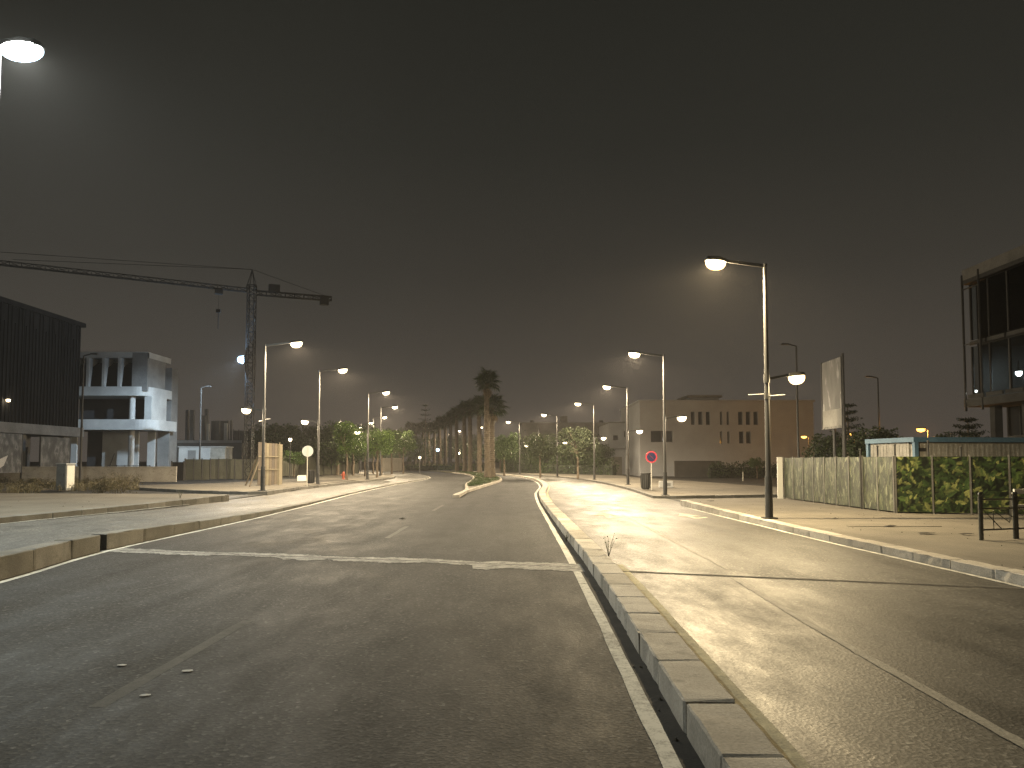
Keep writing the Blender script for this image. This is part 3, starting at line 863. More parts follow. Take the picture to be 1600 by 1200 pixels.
b = MB(); b.span((-.15, -.15, vtop + .002), (W_ + .15, 16.15, vtop + .22)); b.build('parapet', M_STUC, villa)
c0, c1 = hx(1084), hx(1131)
b = MB(); b.span((c0, 2, vtop + .22), (c1, 7, hz(619))); b.build('roof_cabin', M_STUC, villa)
b = MB(); b.span((c0 - .35, 1.6, hz(619)), (c1 + .35, 7.4, hz(615.5))); b.build('cabin_roof', M_CONCD, villa)
b = MB(); b.span((hx(1040), -5.0, 0), (hx(1109), -4.7, hz(720))); b.build('garden_wall', weathered('dark_render', (.05, .047, .043), (.08, .074, .066), 1, .9, .2, 20), villa)

# --- the low house with dark band windows left of the villa, behind the round trees
hy = 104.0
X = lambda px: AT(px, 690, hy).x
Z = lambda py: AT(900, py, hy).z
hs = empty('house', (X(952), hy, 0), 0, 'pale two storey house with a dark window band left of the villa', 'house')
W2 = X(1006) - X(952)
hol = [(X(958) - X(952), Z(688), X(966) - X(952), Z(680)), (X(975) - X(952), Z(683), X(999) - X(952), Z(673))]
b = MB(); facade(b, (0, 0, 0), (1, 0, 0), W2, Z(661), hol, .3); shell(b, 0, 0, W2, 12, 0, Z(661), 'f'); b.build('wall', M_STUC, hs); windows(hs, (0, 0, 0), (1, 0, 0), hol, .3)
b = MB(); b.span((-.2, -.2, Z(661) + .002), (W2 + .2, 12.2, Z(659))); b.build('roof', M_CONCD, hs)
b = MB(); b.span((-.1, -.7, Z(700)), (W2 - .1, -.002, Z(698))); b.build('canopy', M_STUC, hs)
b = MB(); b.span((0, -2.2, 0), (X(968) - X(952), -2, Z(714))); b.span((X(985) - X(952), -2.2, 0), (W2, -2, Z(712))); b.build('gate_wall', M_BLOCK, hs)

hy = 118.0
hs2 = empty('house', (X(815), hy, 0), 0, 'long dim flat roofed house behind the round trees on the right', 'house')
W3 = X(948) - X(815)
hol = [(X(816) - X(815) + .3, Z(682), X(822) - X(815), Z(671)), (X(840) - X(815), Z(682), X(843.5) - X(815), Z(668)), (X(936) - X(815), Z(682), X(946) - X(815), Z(670))]
b = MB(); facade(b, (0, 0, 0), (1, 0, 0), W3, Z(662), hol, .3); shell(b, 0, 0, W3, 12, 0, Z(662), 'f'); b.build('wall', M_CONCD, hs2); windows(hs2, (0, 0, 0), (1, 0, 0), hol, .3)
b = MB(); b.span((-.2, -.2, Z(662) + .002), (W3 + .2, 12.2, Z(660))); b.build('roof', M_CONCD, hs2)
b = MB(); b.span((X(879) - X(815), 3, Z(660) + .002), (X(889) - X(815), 7, Z(648))); b.build('stair_head', M_CONCD, hs2)
b = MB(); b.tube((X(832) - X(815), 3, Z(660)), (X(832) - X(815), 3, Z(655)), .3, .3, 8); b.tube((X(943) - X(815), 3, Z(660)), (X(943) - X(815), 3, Z(655)), .35, .35, 8)
b.build('water_tank', M_DARKM, hs2)['kind'] = 'stuff'

# --- dark clad building on the left
bx, by0, by1 = -36.2, 38.0, 64.0
db = empty('dark_building', (bx, by0, .3), 0, 'dark ribbed clad building with an overhanging upper box at the left edge', 'building')
L_ = by1 - by0
z_lo, z_hi = 4.3, 12.75
b = MB(); b.span((-22, 0, z_lo), (0, L_, z_hi)); b.build('upper_box', M_CLAD, db)
npan = 21; pw = L_ / npan
pm = MB(); pm.span((0, 0, 0), (.06, pw - .03, z_hi - z_lo))
for i in range(3): pm.span((.06, .10 + i * pw / 3, .0), (.14, .19 + i * pw / 3, z_hi - z_lo - random.choice((0, .0, 1.2))))
pme = pm.mesh('cladding_panel', M_CLAD)
for i in range(npan): link('cladding_panel', pme, db, (.002 + random.uniform(0, .03), i * pw, z_lo))
b = MB(); b.span((-22, -.3, z_hi + .002), (.32, L_ + .3, z_hi + .35)); b.build('roof_edge', M_CLAD, db)
b = MB(); b.span((-22, 0, z_lo - .75), (.45, L_ + .2, z_lo - .002)); b.build('canopy', M_CONCD, db)
b = MB(); b.span((-22, .1, 0), (-2.6, L_ - 2, z_lo - .752)); b.build('ground_floor_wall', M_CONCD, db)
cm = MB().box((0, 0, (z_lo - .754) / 2), (.5, .5, z_lo - .754)).mesh('column', M_CONCD)
for yy in (3, 9, 15, 19.6, L_ - 1.0): link('column', cm, db, (-.6, yy, 0))
hol = [(y_, .4, y_ + 2.6, 2.7) for y_ in (10.5, 14.4, 18.2, 21)]
windows(db, (-2.6 + .22, 0, 0), (0, 1, 0), hol, .2, glass=M_GLASS)
p = AT(15, 626, 54.5)
wlm = empty('wall_lamp', (bx + .25, 54.5, p.z), 0, 'small wall lamp glowing on the dark ribbed building', 'lamp')
b = MB(); b.span((-.1, -.08, .1), (.25, .08, .16)); b.build('bracket', M_DARKM, wlm)
b = MB(); b.lathe([(.04, -.10), (.13, -.06), (.15, .09)], (.16, 0, 0), 10); b.build('lens', M_LENS_S, wlm, smooth=True)
light('lamp_light', (.16, 0, .0), 30, SOFT, .05, wlm)

def poster(px0, px1, ptop, y0, x, y1, zb, zt, label, seed):
    root = empty('poster_board', (x, y0, .33), math.pi / 2, label, 'poster board')
    w = y1 - y0
    mp_ = mat('poster_print_%d' % seed, (.1, .1, .1), .6)
    v = coords(mp_, (1, 1, .7)); a = noise(mp_, v, 1.6 + seed * .3, 3, .5)
    set_col(mp_, ramp(mp_, a, [(.38, (.03, .03, .03)), (.52, (.07, .068, .065)), (.62, (.15, .145, .14)), (.70, (.05, .05, .05))]))
    b = MB(); b.span((0, -.03, zb), (w, .03, zt)); b.build('sheet', mp_, root)
    b = MB(); b.span((-.08, -.05, 0), (-.002, .05, zt + .05)); b.build('post', M_DARKM, root); b = MB(); b.span((w + .002, -.05, 0), (w + .08, .05, zt + .05)); b.build('post', M_DARKM, root)
    return root, w
poster(55, 97, 680, 56.5, -34.6, 60.2, .7, 3.3, 'poster board with blotchy grey portrait print before the dark building', 1)
r2, w2 = poster(0, 30, 680, 50.5, -34.6, 54.3, .7, 3.4, 'poster board with a pale swoosh at the far left edge', 2)
b = MB(); b.prism([(.7, 1.0), (1.2, .9), (1.9, 1.2), (2.3, 1.9), (1.5, 1.65), (1.1, 2.1), (.9, 3.0)], 0, .01)
o = b.build('swoosh', mat('swoosh_print', (.42, .40, .37), .6), r2); o.rotation_euler = (R(90), 0, 0); o.location = (0, -.035, 0)

# --- unfinished white concrete building
wy = 72.0
WX = lambda px: AT(px, 640, wy).x
WZ = lambda py: AT(200, py, wy).z
wb = empty('concrete_building', (WX(250), wy, .3), 0, 'unfinished pale concrete building with curved slabs, floodlit bluish, left of the crane', 'building')
ox, oz = WX(250), .3
wx = lambda px: WX(px) - ox
wz = lambda py: WZ(py) - oz
xl = wx(92)
def round_slab(b, x0, x1, y0, y1, r, z0, z1):
    poly = [(x0, y1), (x0, y0)] + [(x1 - r + r * math.sin(t), y0 + r - r * math.cos(t)) for t in [i * math.pi / 16 for i in range(9)]] + [(x1, y1)]
    b.prism(poly, z0, z1)
b = MB(); round_slab(b, xl, wx(246), -.9, 4.2, 1.6, wz(672), wz(656)); b.build('floor_slab', M_CONC, wb)
b = MB(); round_slab(b, xl, wx(237), -.7, 4.2, 1.4, wz(619), wz(605)); b.build('floor_slab', M_CONC, wb)
b = MB(); b.span((xl, -.5, wz(560)), (wx(233), 4.4, wz(551))); b.build('roof_slab', M_CONC, wb)
b = MB(); b.span((xl, 1.5, wz(551) + .002), (wx(192), 4, wz(546))); b.build('roof_upstand', M_CONCD, wb)
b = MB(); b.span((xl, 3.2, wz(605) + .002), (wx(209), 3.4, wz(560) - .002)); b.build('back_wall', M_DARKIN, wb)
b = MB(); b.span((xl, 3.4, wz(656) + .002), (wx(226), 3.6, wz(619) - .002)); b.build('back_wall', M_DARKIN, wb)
fm = MB(); fz = wz(560) - wz(605) - .004
fm.v = [(0, -.45, 0), (.24, -.45, 0), (.24, -.1, 0), (0, -.1, 0), (0, -.48, fz), (.24, -.48, fz), (.24, 1.6, fz), (0, 1.6, fz), (0, -.45, fz * .7), (.24, -.45, fz * .7), (.24, .2, fz * .7), (0, .2, fz * .7)]
fm.f = [(3, 2, 1, 0), (0, 1, 9, 8), (1, 2, 10, 9), (2, 3, 11, 10), (3, 0, 8, 11), (8, 9, 5, 4), (9, 10, 6, 5), (10, 11, 7, 6), (11, 8, 4, 7), (4, 5, 6, 7)]
fm.m = [0] * 10
fme = fm.mesh('fin', M_CONC)
for px in (114, 137, 161.5, 186): link('fin', fme, wb, (wx(px), 0, wz(605) + .002))
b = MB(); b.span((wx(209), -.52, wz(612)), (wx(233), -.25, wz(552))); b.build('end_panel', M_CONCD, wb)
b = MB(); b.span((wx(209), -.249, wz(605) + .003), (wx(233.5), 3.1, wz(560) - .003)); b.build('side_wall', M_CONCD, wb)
b = MB(); b.span((wx(226), -.05, wz(656) + .002), (wx(237), 3.1, wz(619) - .002)); b.build('side_wall', M_CONC, wb)
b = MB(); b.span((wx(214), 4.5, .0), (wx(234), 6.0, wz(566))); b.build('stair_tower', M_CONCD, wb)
for z0, z1 in ((wz(656) + .002, wz(619) - .002), (0, wz(672) - .002)):
    b = MB(); b.tube((wx(205), .2, z0), (wx(205), .2, z1), .27, .27, 16); b.build('column', M_CONC, wb, smooth=True)
b = MB(); b.span((wx(142), 2.2, 0), (wx(200), 2.4, wz(672) - .002)); b.build('ground_wall', M_CONC, wb)
b = MB(); b.span((wx(208), 3.0, 0), (wx(220), 3.2, wz(672) - .002)); b.build('ground_wall', M_CONC, wb)
b = MB(); b.span((wx(92), 1.0, 0), (wx(112), 1.2, wz(672) - .002)); b.build('ground_wall', M_CONC, wb)
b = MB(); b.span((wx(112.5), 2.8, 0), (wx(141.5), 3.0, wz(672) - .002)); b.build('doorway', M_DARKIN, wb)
b = MB(); b.span((wx(221), 3.4, 0), (wx(240), 3.6, wz(672) - .002)); b.build('ground_wall', M_CONCD, wb)
rl = empty('site_railing', (WX(182), wy - 1.2, .33), 0, 'thin dark railing in front of the floodlit concrete ground floor', 'railing')
L2 = WX(246) - WX(182)
for z_ in (.55, 1.1):
    MB().span((0, -.02, z_ - .02), (L2, .02, z_ + .02)).build('rail', M_DARKM, rl)
pme = MB().span((-.025, -.025, 0), (.025, .025, 1.15)).mesh('post', M_DARKM)
for i in range(6): link('post', pme, rl, (L2 * i / 5, 0, 0))
sp_ = empty('site_plank', (WX(155), wy + 1.4, .3), 0, 'dark plank leaning on the white ground floor wall', 'plank')
MB().bar((0, 0, 0), (.55, .6, 2.3), .12, .05).build('board', M_DARKM, sp_)

# --- concrete frame going up behind the left hoarding
fy = 92.0
FX = lambda px: AT(px, 700, fy).x
FZ = lambda py: AT(330, py, fy).z
fb = empty('building_site', (FX(330), fy, 0), 0, 'half built concrete frame with bare columns behind the left hoarding', 'building site')
fx = lambda px: FX(px) - FX(330)
MB().span((fx(262), 0, 0), (fx(378), 14, FZ(692))).build('slab', M_CONCD, fb)
MB().span((fx(262), -.15, FZ(692) + .002), (fx(378), -.03, FZ(688))).build('slab_edge', M_CONC, fb)
for px, top, w, y_, m_ in ((275, 638, 4, 3, M_CONCD), (294, 640, 6, 1, M_CONCD), (301, 636, 5, 4, M_CONCD), (308, 648, 5, 2, M_CONCD), (315, 655, 6, 5, M_CONCD), (322, 662, 3, .5, M_CONC), (332, 652, 2, 6, M_CONCD), (350.5, 661, 4.5, .4, M_CONC), (363, 664, 2, 7, M_CONCD)):
    MB().box((fx(px), y_, (FZ(692) + FZ(top)) / 2 + .002), (w * fy / FPX, .4, FZ(top) - FZ(692))).build('column', m_, fb)
MB().span((fx(288), 8, FZ(692) + .003), (fx(318), 8.25, FZ(652))).build('core_wall', M_CONCD, fb)
MB().span((fx(322), 9, FZ(692) + .003), (fx(376), 9.2, FZ(668))).build('block_wall', M_CONCD, fb)
for i in range(4): MB().span((fx(340 + i * 9), 5, FZ(692) + .003), (fx(340.8 + i * 9), 5.1, FZ(668))).build('prop', M_DARKM, fb)

# --- dark glass building on the right
gx, gy1 = 27.1, 45.0
M_CONCX = weathered('dark_concrete', (.06, .058, .053), (.10, .097, .09), .7, .9, .3, 18)
gb = empty('glass_building', (gx, gy1, 0), 0, 'dark glass fronted office block with pale roof edge at the right edge of the view', 'building')
Zg = lambda py: AT(1507, py, gy1).z
z1, z2, z3, z4 = Zg(621), Zg(533), Zg(444), Zg(421)
LG = 34.0
MB().span((-.3, -LG, z3 + .25), (18, .3, z4)).build('roof_edge', M_CONCD, gb)
MB().span((-.3, -LG, z3), (18, .3, z3 + .248)).build('roof_soffit', M_DARKM, gb)
MB().span((.3, -LG, z2 - .3), (18, 0, z2)).build('floor_slab', M_CONCX, gb)
MB().span((-.3, -LG, z1 - .55), (18, .5, z1 - .1)).build('floor_slab', M_CONCX, gb)
MB().span((7, -LG + .5, z1 + .002), (7.2, -.5, z2 - .302)).build('inner_wall', M_CONCX, gb)
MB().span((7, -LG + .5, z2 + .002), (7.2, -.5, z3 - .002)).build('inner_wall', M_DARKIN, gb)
MB().span((.3, -.2, z1 + .002), (18, -.05, z3 - .002)).build('end_wall', M_CONCX, gb)
M_CURT = mat('curtain_glass', (.42, .46, .46), .04, 0, .5)
bsdf(M_CURT).inputs['Transmission Weight'].default_value = 1.0
bsdf(M_CURT).inputs['IOR'].default_value = 1.05
pw = 1.7; n_ = int(LG / pw)
for (za, zb_) in ((z1, z2 - .3), (z2, z3)):
    h = zb_ - za - .1
    g = MB().span((-.012, .05, 0), (.012, pw - .05, h)).mesh('pane', M_CURT)
    f = MB().span((-.06, -.05, 0), (.06, .05, h)).mesh('mullion', M_DARKM)
    for i in range(n_):
        link('mullion', f, gb, (0, -i * pw, za + .05)); link('pane', g, gb, (0, -(i + 1) * pw, za + .05))
bm_ = MB().span((-.10, .12, 0), (.0, pw - .12, .22)).mesh('spandrel_block', M_CONCX)
for i in range(n_):
    link('spandrel_block', bm_, gb, (-.12, -(i + 1) * pw, z2 - .28)); link('spandrel_block', bm_, gb, (-.32, -(i + 1) * pw, z1 - .08))
for x_, y_ in ((-.30, .3), (-.30, -1.3)):
    MB().tube((x_, y_, z1 - .8), (x_, y_, z4 - .3), .07, .07, 8).build('scaffold_pole', M_DARKM, gb)
for z_ in (z1 - .2, z2 - .2, z3 - .3): MB().bar((-.3, .3, z_), (-.3, -1.3, z_), .06).build('scaffold_tie', M_DARKM, gb)
for yy in (-.6, -3.4, -6.2, -12, -17.5, -23): MB().box((.9, yy, (z1 - .552) / 2), (.45, .45, z1 - .552)).build('column', M_CONC if yy < -5 else M_CONCX, gb)
MB().span((2.2, -LG, 0), (2.4, .3, z1 - .553)).build('ground_wall', M_DARKIN, gb)
gm = MB().span((2.05, -.05, 0), (2.18, .05, z1 - .56)).mesh('ground_mullion', M_CONCX)
for i in range(14): link('ground_mullion', gm, gb, (0, .2 - i * 1.1, 0))
for z_ in (1.6, 3.2): MB().span((2.02, -16, z_), (2.045, .2, z_ + .12)).build('ground_transom', M_DARKM, gb)
MB().bar((.3, -12, z4), (.3, -2, z4 + 2.6), .05).tube((3, -3, z4), (3, -3, z4 + 2.6), .03, .03, 6).tube((3, -3, z4 + 1.2), (3, -14, z4 + 1.2), .02, .02, 5)
MB().tube((3, -3, z4), (3, -3, z4 + 2.2), .03, .03, 6).build('roof_mast', M_DARKM, gb)
for px, py, d_, pow_, col_, r_ in ((1592, 583, 1.0, 120, (.75, .92, 1), .17), (1525, 611, .45, 30, (1, .92, .75), .08)):
    y_ = 40.2 if px > 1550 else 43.6
    p = AT(px, py, y_); 
    yr = (gx + d_) / p.x * y_; p = AT(px, py, yr)
    r_o = empty('work_lamp', p, 0, 'bright cold work lamp inside the glass office block' if px > 1550 else 'small lamp low behind the first glass pane of the office block', 'lamp')
    b = MB(); b.lathe([(r_ * .5, -r_), (r_, -r_ * .3), (r_, r_ * .5)], (0, 0, 0), 12); b.build('bulb', M_LENS_C, r_o, smooth=True)
    b = MB(); b.lathe([(r_ * 1.2, r_ * .55), (r_ * .4, r_ * 1.1)], (0, 0, 0), 12); b.tube((0, 0, r_ * 1.1), (0, 0, r_ * 1.1 + .5), .02, .02, 6); b.build('shade', M_DARKM, r_o)
    light('lamp_light', (0, 0, -.02), pow_, col_, .06, r_o)

# ---------------------------------------------------------------- tower crane with floodlight
cy_ = 64.0
cb = AT(388, 742, cy_)
cr_ = empty('tower_crane', (cb.x, cy_, .3), 0, 'dark lattice tower crane standing behind the left hoarding, jib out of frame to the left', 'crane')
zj = AT(388, 457, cy_).z - .3; za_ = AT(388, 421, cy_).z - .3
M_CRANE = weathered('crane_paint', (.018, .018, .018), (.035, .034, .033), 3, .6, .05, 20)
def lattice(b, a, c, w, n, r, tri=False, up=Vector((0, 0, 1))):
    a, c = Vector(a), Vector(c); d = (c - a).normalized()
    s = d.cross(up).normalized() if abs(d.dot(up)) < .9 else Vector((1, 0, 0)); t = s.cross(d).normalized()
    offs = [s * w / 2, -s * w / 2, t * w * .9] if tri else [s * w / 2 + t * w / 2, -s * w / 2 + t * w / 2, -s * w / 2 - t * w / 2, s * w / 2 - t * w / 2]
    for o_ in offs: b.bar(a + o_, c + o_, r * 1.5)
    for i in range(n):
        p, q = a.lerp(c, i / n), a.lerp(c, (i + 1) / n)
        for k in range(len(offs)):
            o1, o2 = offs[k], offs[(k + 1) % len(offs)]
            b.bar(p + o1, q + o2 if i % 2 else q + o1 if False else q + o2, r) if i % 2 == 0 else b.bar(p + o2, q + o1, r)
            b.bar(q + o1, q + o2, r)
b = MB(); lattice(b, (0, 0, 0), (0, 0, zj - .1), .58, 24, .042); b.build('mast', M_CRANE, cr_)
b = MB(); lattice(b, (0, 0, zj), (0, 0, zj + .6), .6, 1, .06)
for sx in (-1, 1):
    for sy in (-1, 1): b.bar((sx * .28, sy * .28, zj + .6), (0, 0, za_), .05)
b.build('tower_head', M_CRANE, cr_)
jd = Vector((-26.2, -13.0, .35)).normalized(); cd = Vector((9.5, 4.0, 0.0)).normalized()
b = MB(); lattice(b, jd * .4 + Vector((0, 0, zj)), jd * 34 + Vector((0, 0, zj + .2)), .36, 44, .045, True); b.build('jib', M_CRANE, cr_)
b = MB(); lattice(b, cd * .4 + Vector((0, 0, zj)), cd * 6.6 + Vector((0, 0, zj)), .36, 8, .045); b.build('counter_jib', M_CRANE, cr_)
b = MB(); b.bar((0, 0, za_), jd * 17 + Vector((0, 0, zj + .6)), .035); b.bar((0, 0, za_), jd * 27 + Vector((0, 0, zj + .6)), .035); b.build('jib_tie', M_CRANE, cr_)
b = MB(); b.bar((0, 0, za_), cd * 6.0 + Vector((0, 0, zj + .25)), .03); b.build('counter_tie', M_CRANE, cr_)
b = MB()
b.box(cd * 6.0 + Vector((0, 0, zj - .2)), (.7, .5, .8), math.atan2(cd.y, cd.x)); b.build('counterweight', M_CRANE, cr_)
b = MB(); b.box(cd * 1.8 + Vector((0, 0, zj + .5)), (.9, .6, .6), math.atan2(cd.y, cd.x)); b.build('winch', M_CRANE, cr_)
b = MB(); b.box(jd * 2.6 + Vector((0, 0, zj - .25)), (.6, .5, .35), math.atan2(jd.y, jd.x)); b.build('trolley', M_CRANE, cr_)
tp = jd * 2.6
zk = AT(344, 487, cy_ - 1).z - .3
b = MB(); b.tube(tp + Vector((0, 0, zj - .4)), tp + Vector((0, 0, zk)), .012, .012, 5); b.build('hoist_rope', M_CRANE, cr_)
b = MB(); b.box(tp + Vector((0, 0, zk)), (.34, .2, .3)); b.tube(tp + Vector((0, 0, zk)), tp + Vector((0, 0, zk - 1.5)), .045, .03, 6); b.build('hook_block', M_CRANE, cr_)
fp = AT(379, 562, cy_ - 1)
fl = empty('floodlight', fp, R(-58), 'blue white floodlight clamped to the crane mast', 'floodlight')
b = MB(); b.box((0, .10, .0), (.72, .16, .66)); b.bar((.0, .18, 0), (-.1, .45, -.1), .07); b.build('housing', M_DARKM, fl)
b = MB(); light('flood_glow', (0, -.12, 0), 1800, BLUE, .06, fl); b.lathe([(.16, -.40), (.31, -.28), (.37, 0)], (0, 0, 0), 14, 1.0, .9); o = b.build('lens', M_LENS_B, fl, smooth=True); o.rotation_euler = (R(-90), 0, 0)  # flood_glow: extra point light added for a blue halo round the lens
o.location = (0, -.0, 0)
fo = light('flood_light', fp + Vector((-.14, .04, 0)), 17000, (.66, .84, 1.0), .10, None, 'SPOT', spot_size=R(66), spot_blend=.8)
fo.rotation_euler = Vector((-12.0, 9.5, -8.5)).to_track_quat('-Z', 'Y').to_euler()
# ---------------------------------------------------------------- walls, hoardings, small buildings
# --- printed leaf hoarding on the right: panels painted per vertex from scattered leaf shapes
def leaf_canvas(wm, hm, res, nleaf, seed, stretch=1.0, pal=None, size=(.05, .12), base=(.010, .016, .006)):
    """flat printed hedge picture as an array (h, w, 3): leaves drawn back to front"""
    g = np.random.default_rng(seed); w, h = int(wm * res), int(hm * res)
    A = np.zeros((h, w, 3)); A[:] = base
    pal = np.array(pal)
    for k in range(nleaf):
        cx, cy0 = g.uniform(0, w), g.uniform(0, h)
        L = g.uniform(*size) * res * (0.8 + .5 * k / nleaf); Wd = L * g.uniform(.28, .45)
        th = g.uniform(0, 2 * math.pi) if stretch == 1 else g.normal(math.pi / 2, .35)
        r = int(L * stretch) + 2
        x0, x1, y0, y1 = max(0, int(cx - r)), min(w, int(cx + r)), max(0, int(cy0 - r)), min(h, int(cy0 + r))
        if x1 <= x0 or y1 <= y0: continue
        yy, xx = np.mgrid[y0:y1, x0:x1]
        u = (xx - cx) * math.cos(th) + (yy - cy0) * math.sin(th); v = -(xx - cx) * math.sin(th) + (yy - cy0) * math.cos(th)
        u = u / (L * stretch); v = v / Wd
        inside = (np.abs(v) < (1 - u * u) ** 1.0) & (np.abs(u) < 1)
        col = pal[g.integers(len(pal))] * g.uniform(.55, 1.25) * (.35 + .75 * k / nleaf)
        sh = (1 - .30 * (v > 0) - .25 * (np.abs(v) < .10))[..., None]
        reg = A[y0:y1, x0:x1]
        reg[inside] = (col * sh)[inside]
    return A

M_PRINT = mat('leaf_print', (.2, .25, .1), .42, 0, .4)
at = nd(M_PRINT, 'ShaderNodeVertexColor'); at.layer_name = 'print'
pn = noise(M_PRINT, coords(M_PRINT), 3.0, 4)
set_col(M_PRINT, mix(M_PRINT, at.outputs['Color'], ramp(M_PRINT, pn, [(.3, .8), (.7, 1.1)]), .7, 'MULTIPLY'))
M_ALU = weathered('hoarding_metal', (.13, .128, .118), (.20, .195, .18), 3, .45, .05, 30, metal=.4)

def hoarding(name, pts, pw, z0, H, canvas, res, label, post_w=.02):
    """panels side by side along the polyline, each showing its piece of the print"""
    root = empty(name, (pts[0][0], pts[0][1], z0), 0, label, 'hoarding')
    o0 = Vector((pts[0][0], pts[0][1]))
    run = 0.0
    pm = MB().span((-post_w, -.018, 0), (post_w, .035, H + .02)).mesh('post', M_ALU)
    for s in range(len(pts) - 1):
        a, c = Vector(pts[s]), Vector(pts[s + 1]); d = c - a; n = max(1, round(d.length / pw)); w = d.length / n
        yaw = math.atan2(d.y, d.x)
        for i in range(n):
            p = a + d * (i / n) - o0
            nx, nz = max(6, int(w * res * .9)), int(H * res * .9)
            ww = w - .03
            bow = random.uniform(-.012, .012); lean = random.uniform(-.012, .012)
            xs_ = np.linspace(0, ww, nx); zs_ = np.linspace(0.04, H, nz)
            XX, ZZ = np.meshgrid(xs_, zs_)
            YY = bow * np.sin(XX / ww * math.pi) + lean * ZZ / H + .006 * np.sin(XX * 7 + run) * np.sin(ZZ * 3)
            V = np.stack([XX.ravel(), YY.ravel(), ZZ.ravel()], 1)
            ii = np.arange(nx * nz).reshape(nz, nx)
            F = np.stack([ii[:-1, :-1].ravel(), ii[:-1, 1:].ravel(), ii[1:, 1:].ravel(), ii[1:, :-1].ravel()], 1)
            me = bpy.data.meshes.new('panel')
            vs = V.tolist() + [[0, .05, .04], [ww, .05, .04], [ww, .05, H], [0, .05, H]]
            q = nx * nz
            me.from_pydata(vs, [], F.tolist() + [[q + 1, q, q + 3, q + 2], [q, q + 1, nx - 1, 0], [q + 1, q + 2, q - 1, nx - 1], [q + 2, q + 3, q - nx, q - 1], [q + 3, q, 0, q - nx]])
            me.materials.append(M_PRINT)
            ca = me.color_attributes.new('print', 'FLOAT_COLOR', 'POINT')
            cw, chh = canvas.shape[1], canvas.shape[0]
            ix = np.clip(((run + XX) * res).astype(int), 0, cw - 1); iz = np.clip((ZZ * res).astype(int), 0, chh - 1)
            cc = np.ones((len(vs), 4)); cc[:, :3] = .10
            cc[:q, :3] = canvas[iz, ix].reshape(-1, 3)
            ca.data.foreach_set('color', cc.ravel())
            link('panel', me, root, (p.x, p.y, 0), (0, 0, yaw))
            link('post', pm, root, (p.x - d.normalized().x * .0, p.y, 0), (0, 0, yaw), (1, 1, random.uniform(1.0, 1.02)))
            run += w
    p = Vector(pts[-1]) - o0
    link('post', pm, root, (p.x, p.y, 0), (0, 0, yaw))
    return root
fA = G(1226, 779, WALK_R); fB = G(1398, 801.5, WALK_R); fC = G(1620, 806, WALK_R)
HF = (AT(1400, 713.5, fB.y).z - WALK_R)
LA = (fB - fA).length
green_g = [(.07, .08, .046), (.03, .042, .02), (.16, .17, .11), (.018, .026, .012), (.085, .095, .046), (.05, .062, .03)]
green_b = [(.055, .088, .024), (.028, .052, .015), (.11, .135, .045), (.016, .030, .010), (.20, .215, .075), (.04, .066, .022), (.02, .036, .012)]
cvA = leaf_canvas(LA + .2, 2.0, 34, 2400, 3, 2.4, green_g, (.05, .10), (.015, .019, .009))
hoarding('leaf_print_hoarding', [(fA.x, fA.y), (fB.x, fB.y)], 1.02, WALK_R, HF, cvA, 34, 'stretch of hoarding facing the road, grey green leaf print smeared into streaks')
dC = Vector((fC.x - fB.x, fC.y - fB.y)).normalized()
eC = (fB.x + dC.x * 9, fB.y + dC.y * 9)
cvB = leaf_canvas(9.2, 2.0, 52, 3200, 9, 1.0, green_b, (.05, .13), (.003, .005, .002))
hoarding('leaf_print_hoarding', [(fB.x + .05, fB.y - .01), eC], 1.0, WALK_R, HF, cvB, 48, 'stretch of hoarding facing the camera, bright leafy hedge print on square panels')
ep = empty('hoarding_end_board', (fA.x - .03, fA.y + .06, WALK_R), 0, 'white upright board closing the far end of the leaf print hoarding', 'board')
MB().box((-.12, .02, HF / 2), (.22, .05, HF + .06)).build('board', mat('white_board', (.62, .61, .56), .6), ep)

# fence posts that stick up behind the hoarding
gp = AT(1345, 690, 26)
for px, ptop in ((1344, 703), (1371, 698), (1398, 696), (1450, 690), (1501, 700)):
    p = AT(px, ptop, 25.4)
    r_ = empty('fence_post', (p.x, 25.4, .2), 0, 'dark fence post sticking up behind the leaf print hoarding, ' + {1344: 'furthest left', 1371: 'second from the left', 1398: 'at the corner of the hoarding', 1450: 'right of the cabin corner post', 1501: 'furthest right'}[px], 'post', 'dark posts behind the hoarding')
    MB().tube((0, 0, 0), (0, 0, p.z - .2), .03, .03, 8).tube((0, 0, p.z - .2), (0, 0, p.z - .16), .045, .03, 8).build('shaft', M_DARKM, r_)

# --- site cabin with blue trim
cc_ = AT(1430, 690, 30.0)
zt_ = AT(1430, 683, 30).z
cab = empty('site_cabin', (cc_.x, 30.0, 0), R(7), 'pale site cabin with blue roof trim and corner post behind the leaf hoarding', 'cabin')
M_CABW = weathered('cabin_panel', (.22, .21, .18), (.40, .385, .34), 1.4, .7, .1, 14, grime=.45)
M_CABB = weathered('cabin_blue_trim', (.06, .13, .20), (.10, .19, .27), 2, .55, .05, 20)
CL, CW = 5.7, 3.1
wpan = MB().span((.004, 0, .15), (1.12, .05, zt_ - .2))
for i in range(5): wpan.span((.12 + i * .2, -.012, .2), (.20 + i * .2, 0, zt_ - .25))
wme = wpan.mesh('wall_panel', M_CABW)
for i in range(5): link('wall_panel', wme, cab, (.06 + i * 1.125, 0, 0))
for i in range(2): link('wall_panel', wme, cab, (.0, CW - .1 - i * 1.3, 0), (0, 0, -math.pi / 2), (1.15, 1, 1))
MB().span((0.06, .06, .1), (CL - .05, CW - .05, zt_ - .25)).build('core', M_CABW, cab)
MB().span((-.12, -.08, zt_ - .19), (CL + .1, CW + .1, zt_)).build('roof_trim', M_CABB, cab)
pst = MB().span((-.06, -.06, 0), (.10, .10, zt_ - .192)).mesh('corner_post', M_CABB)
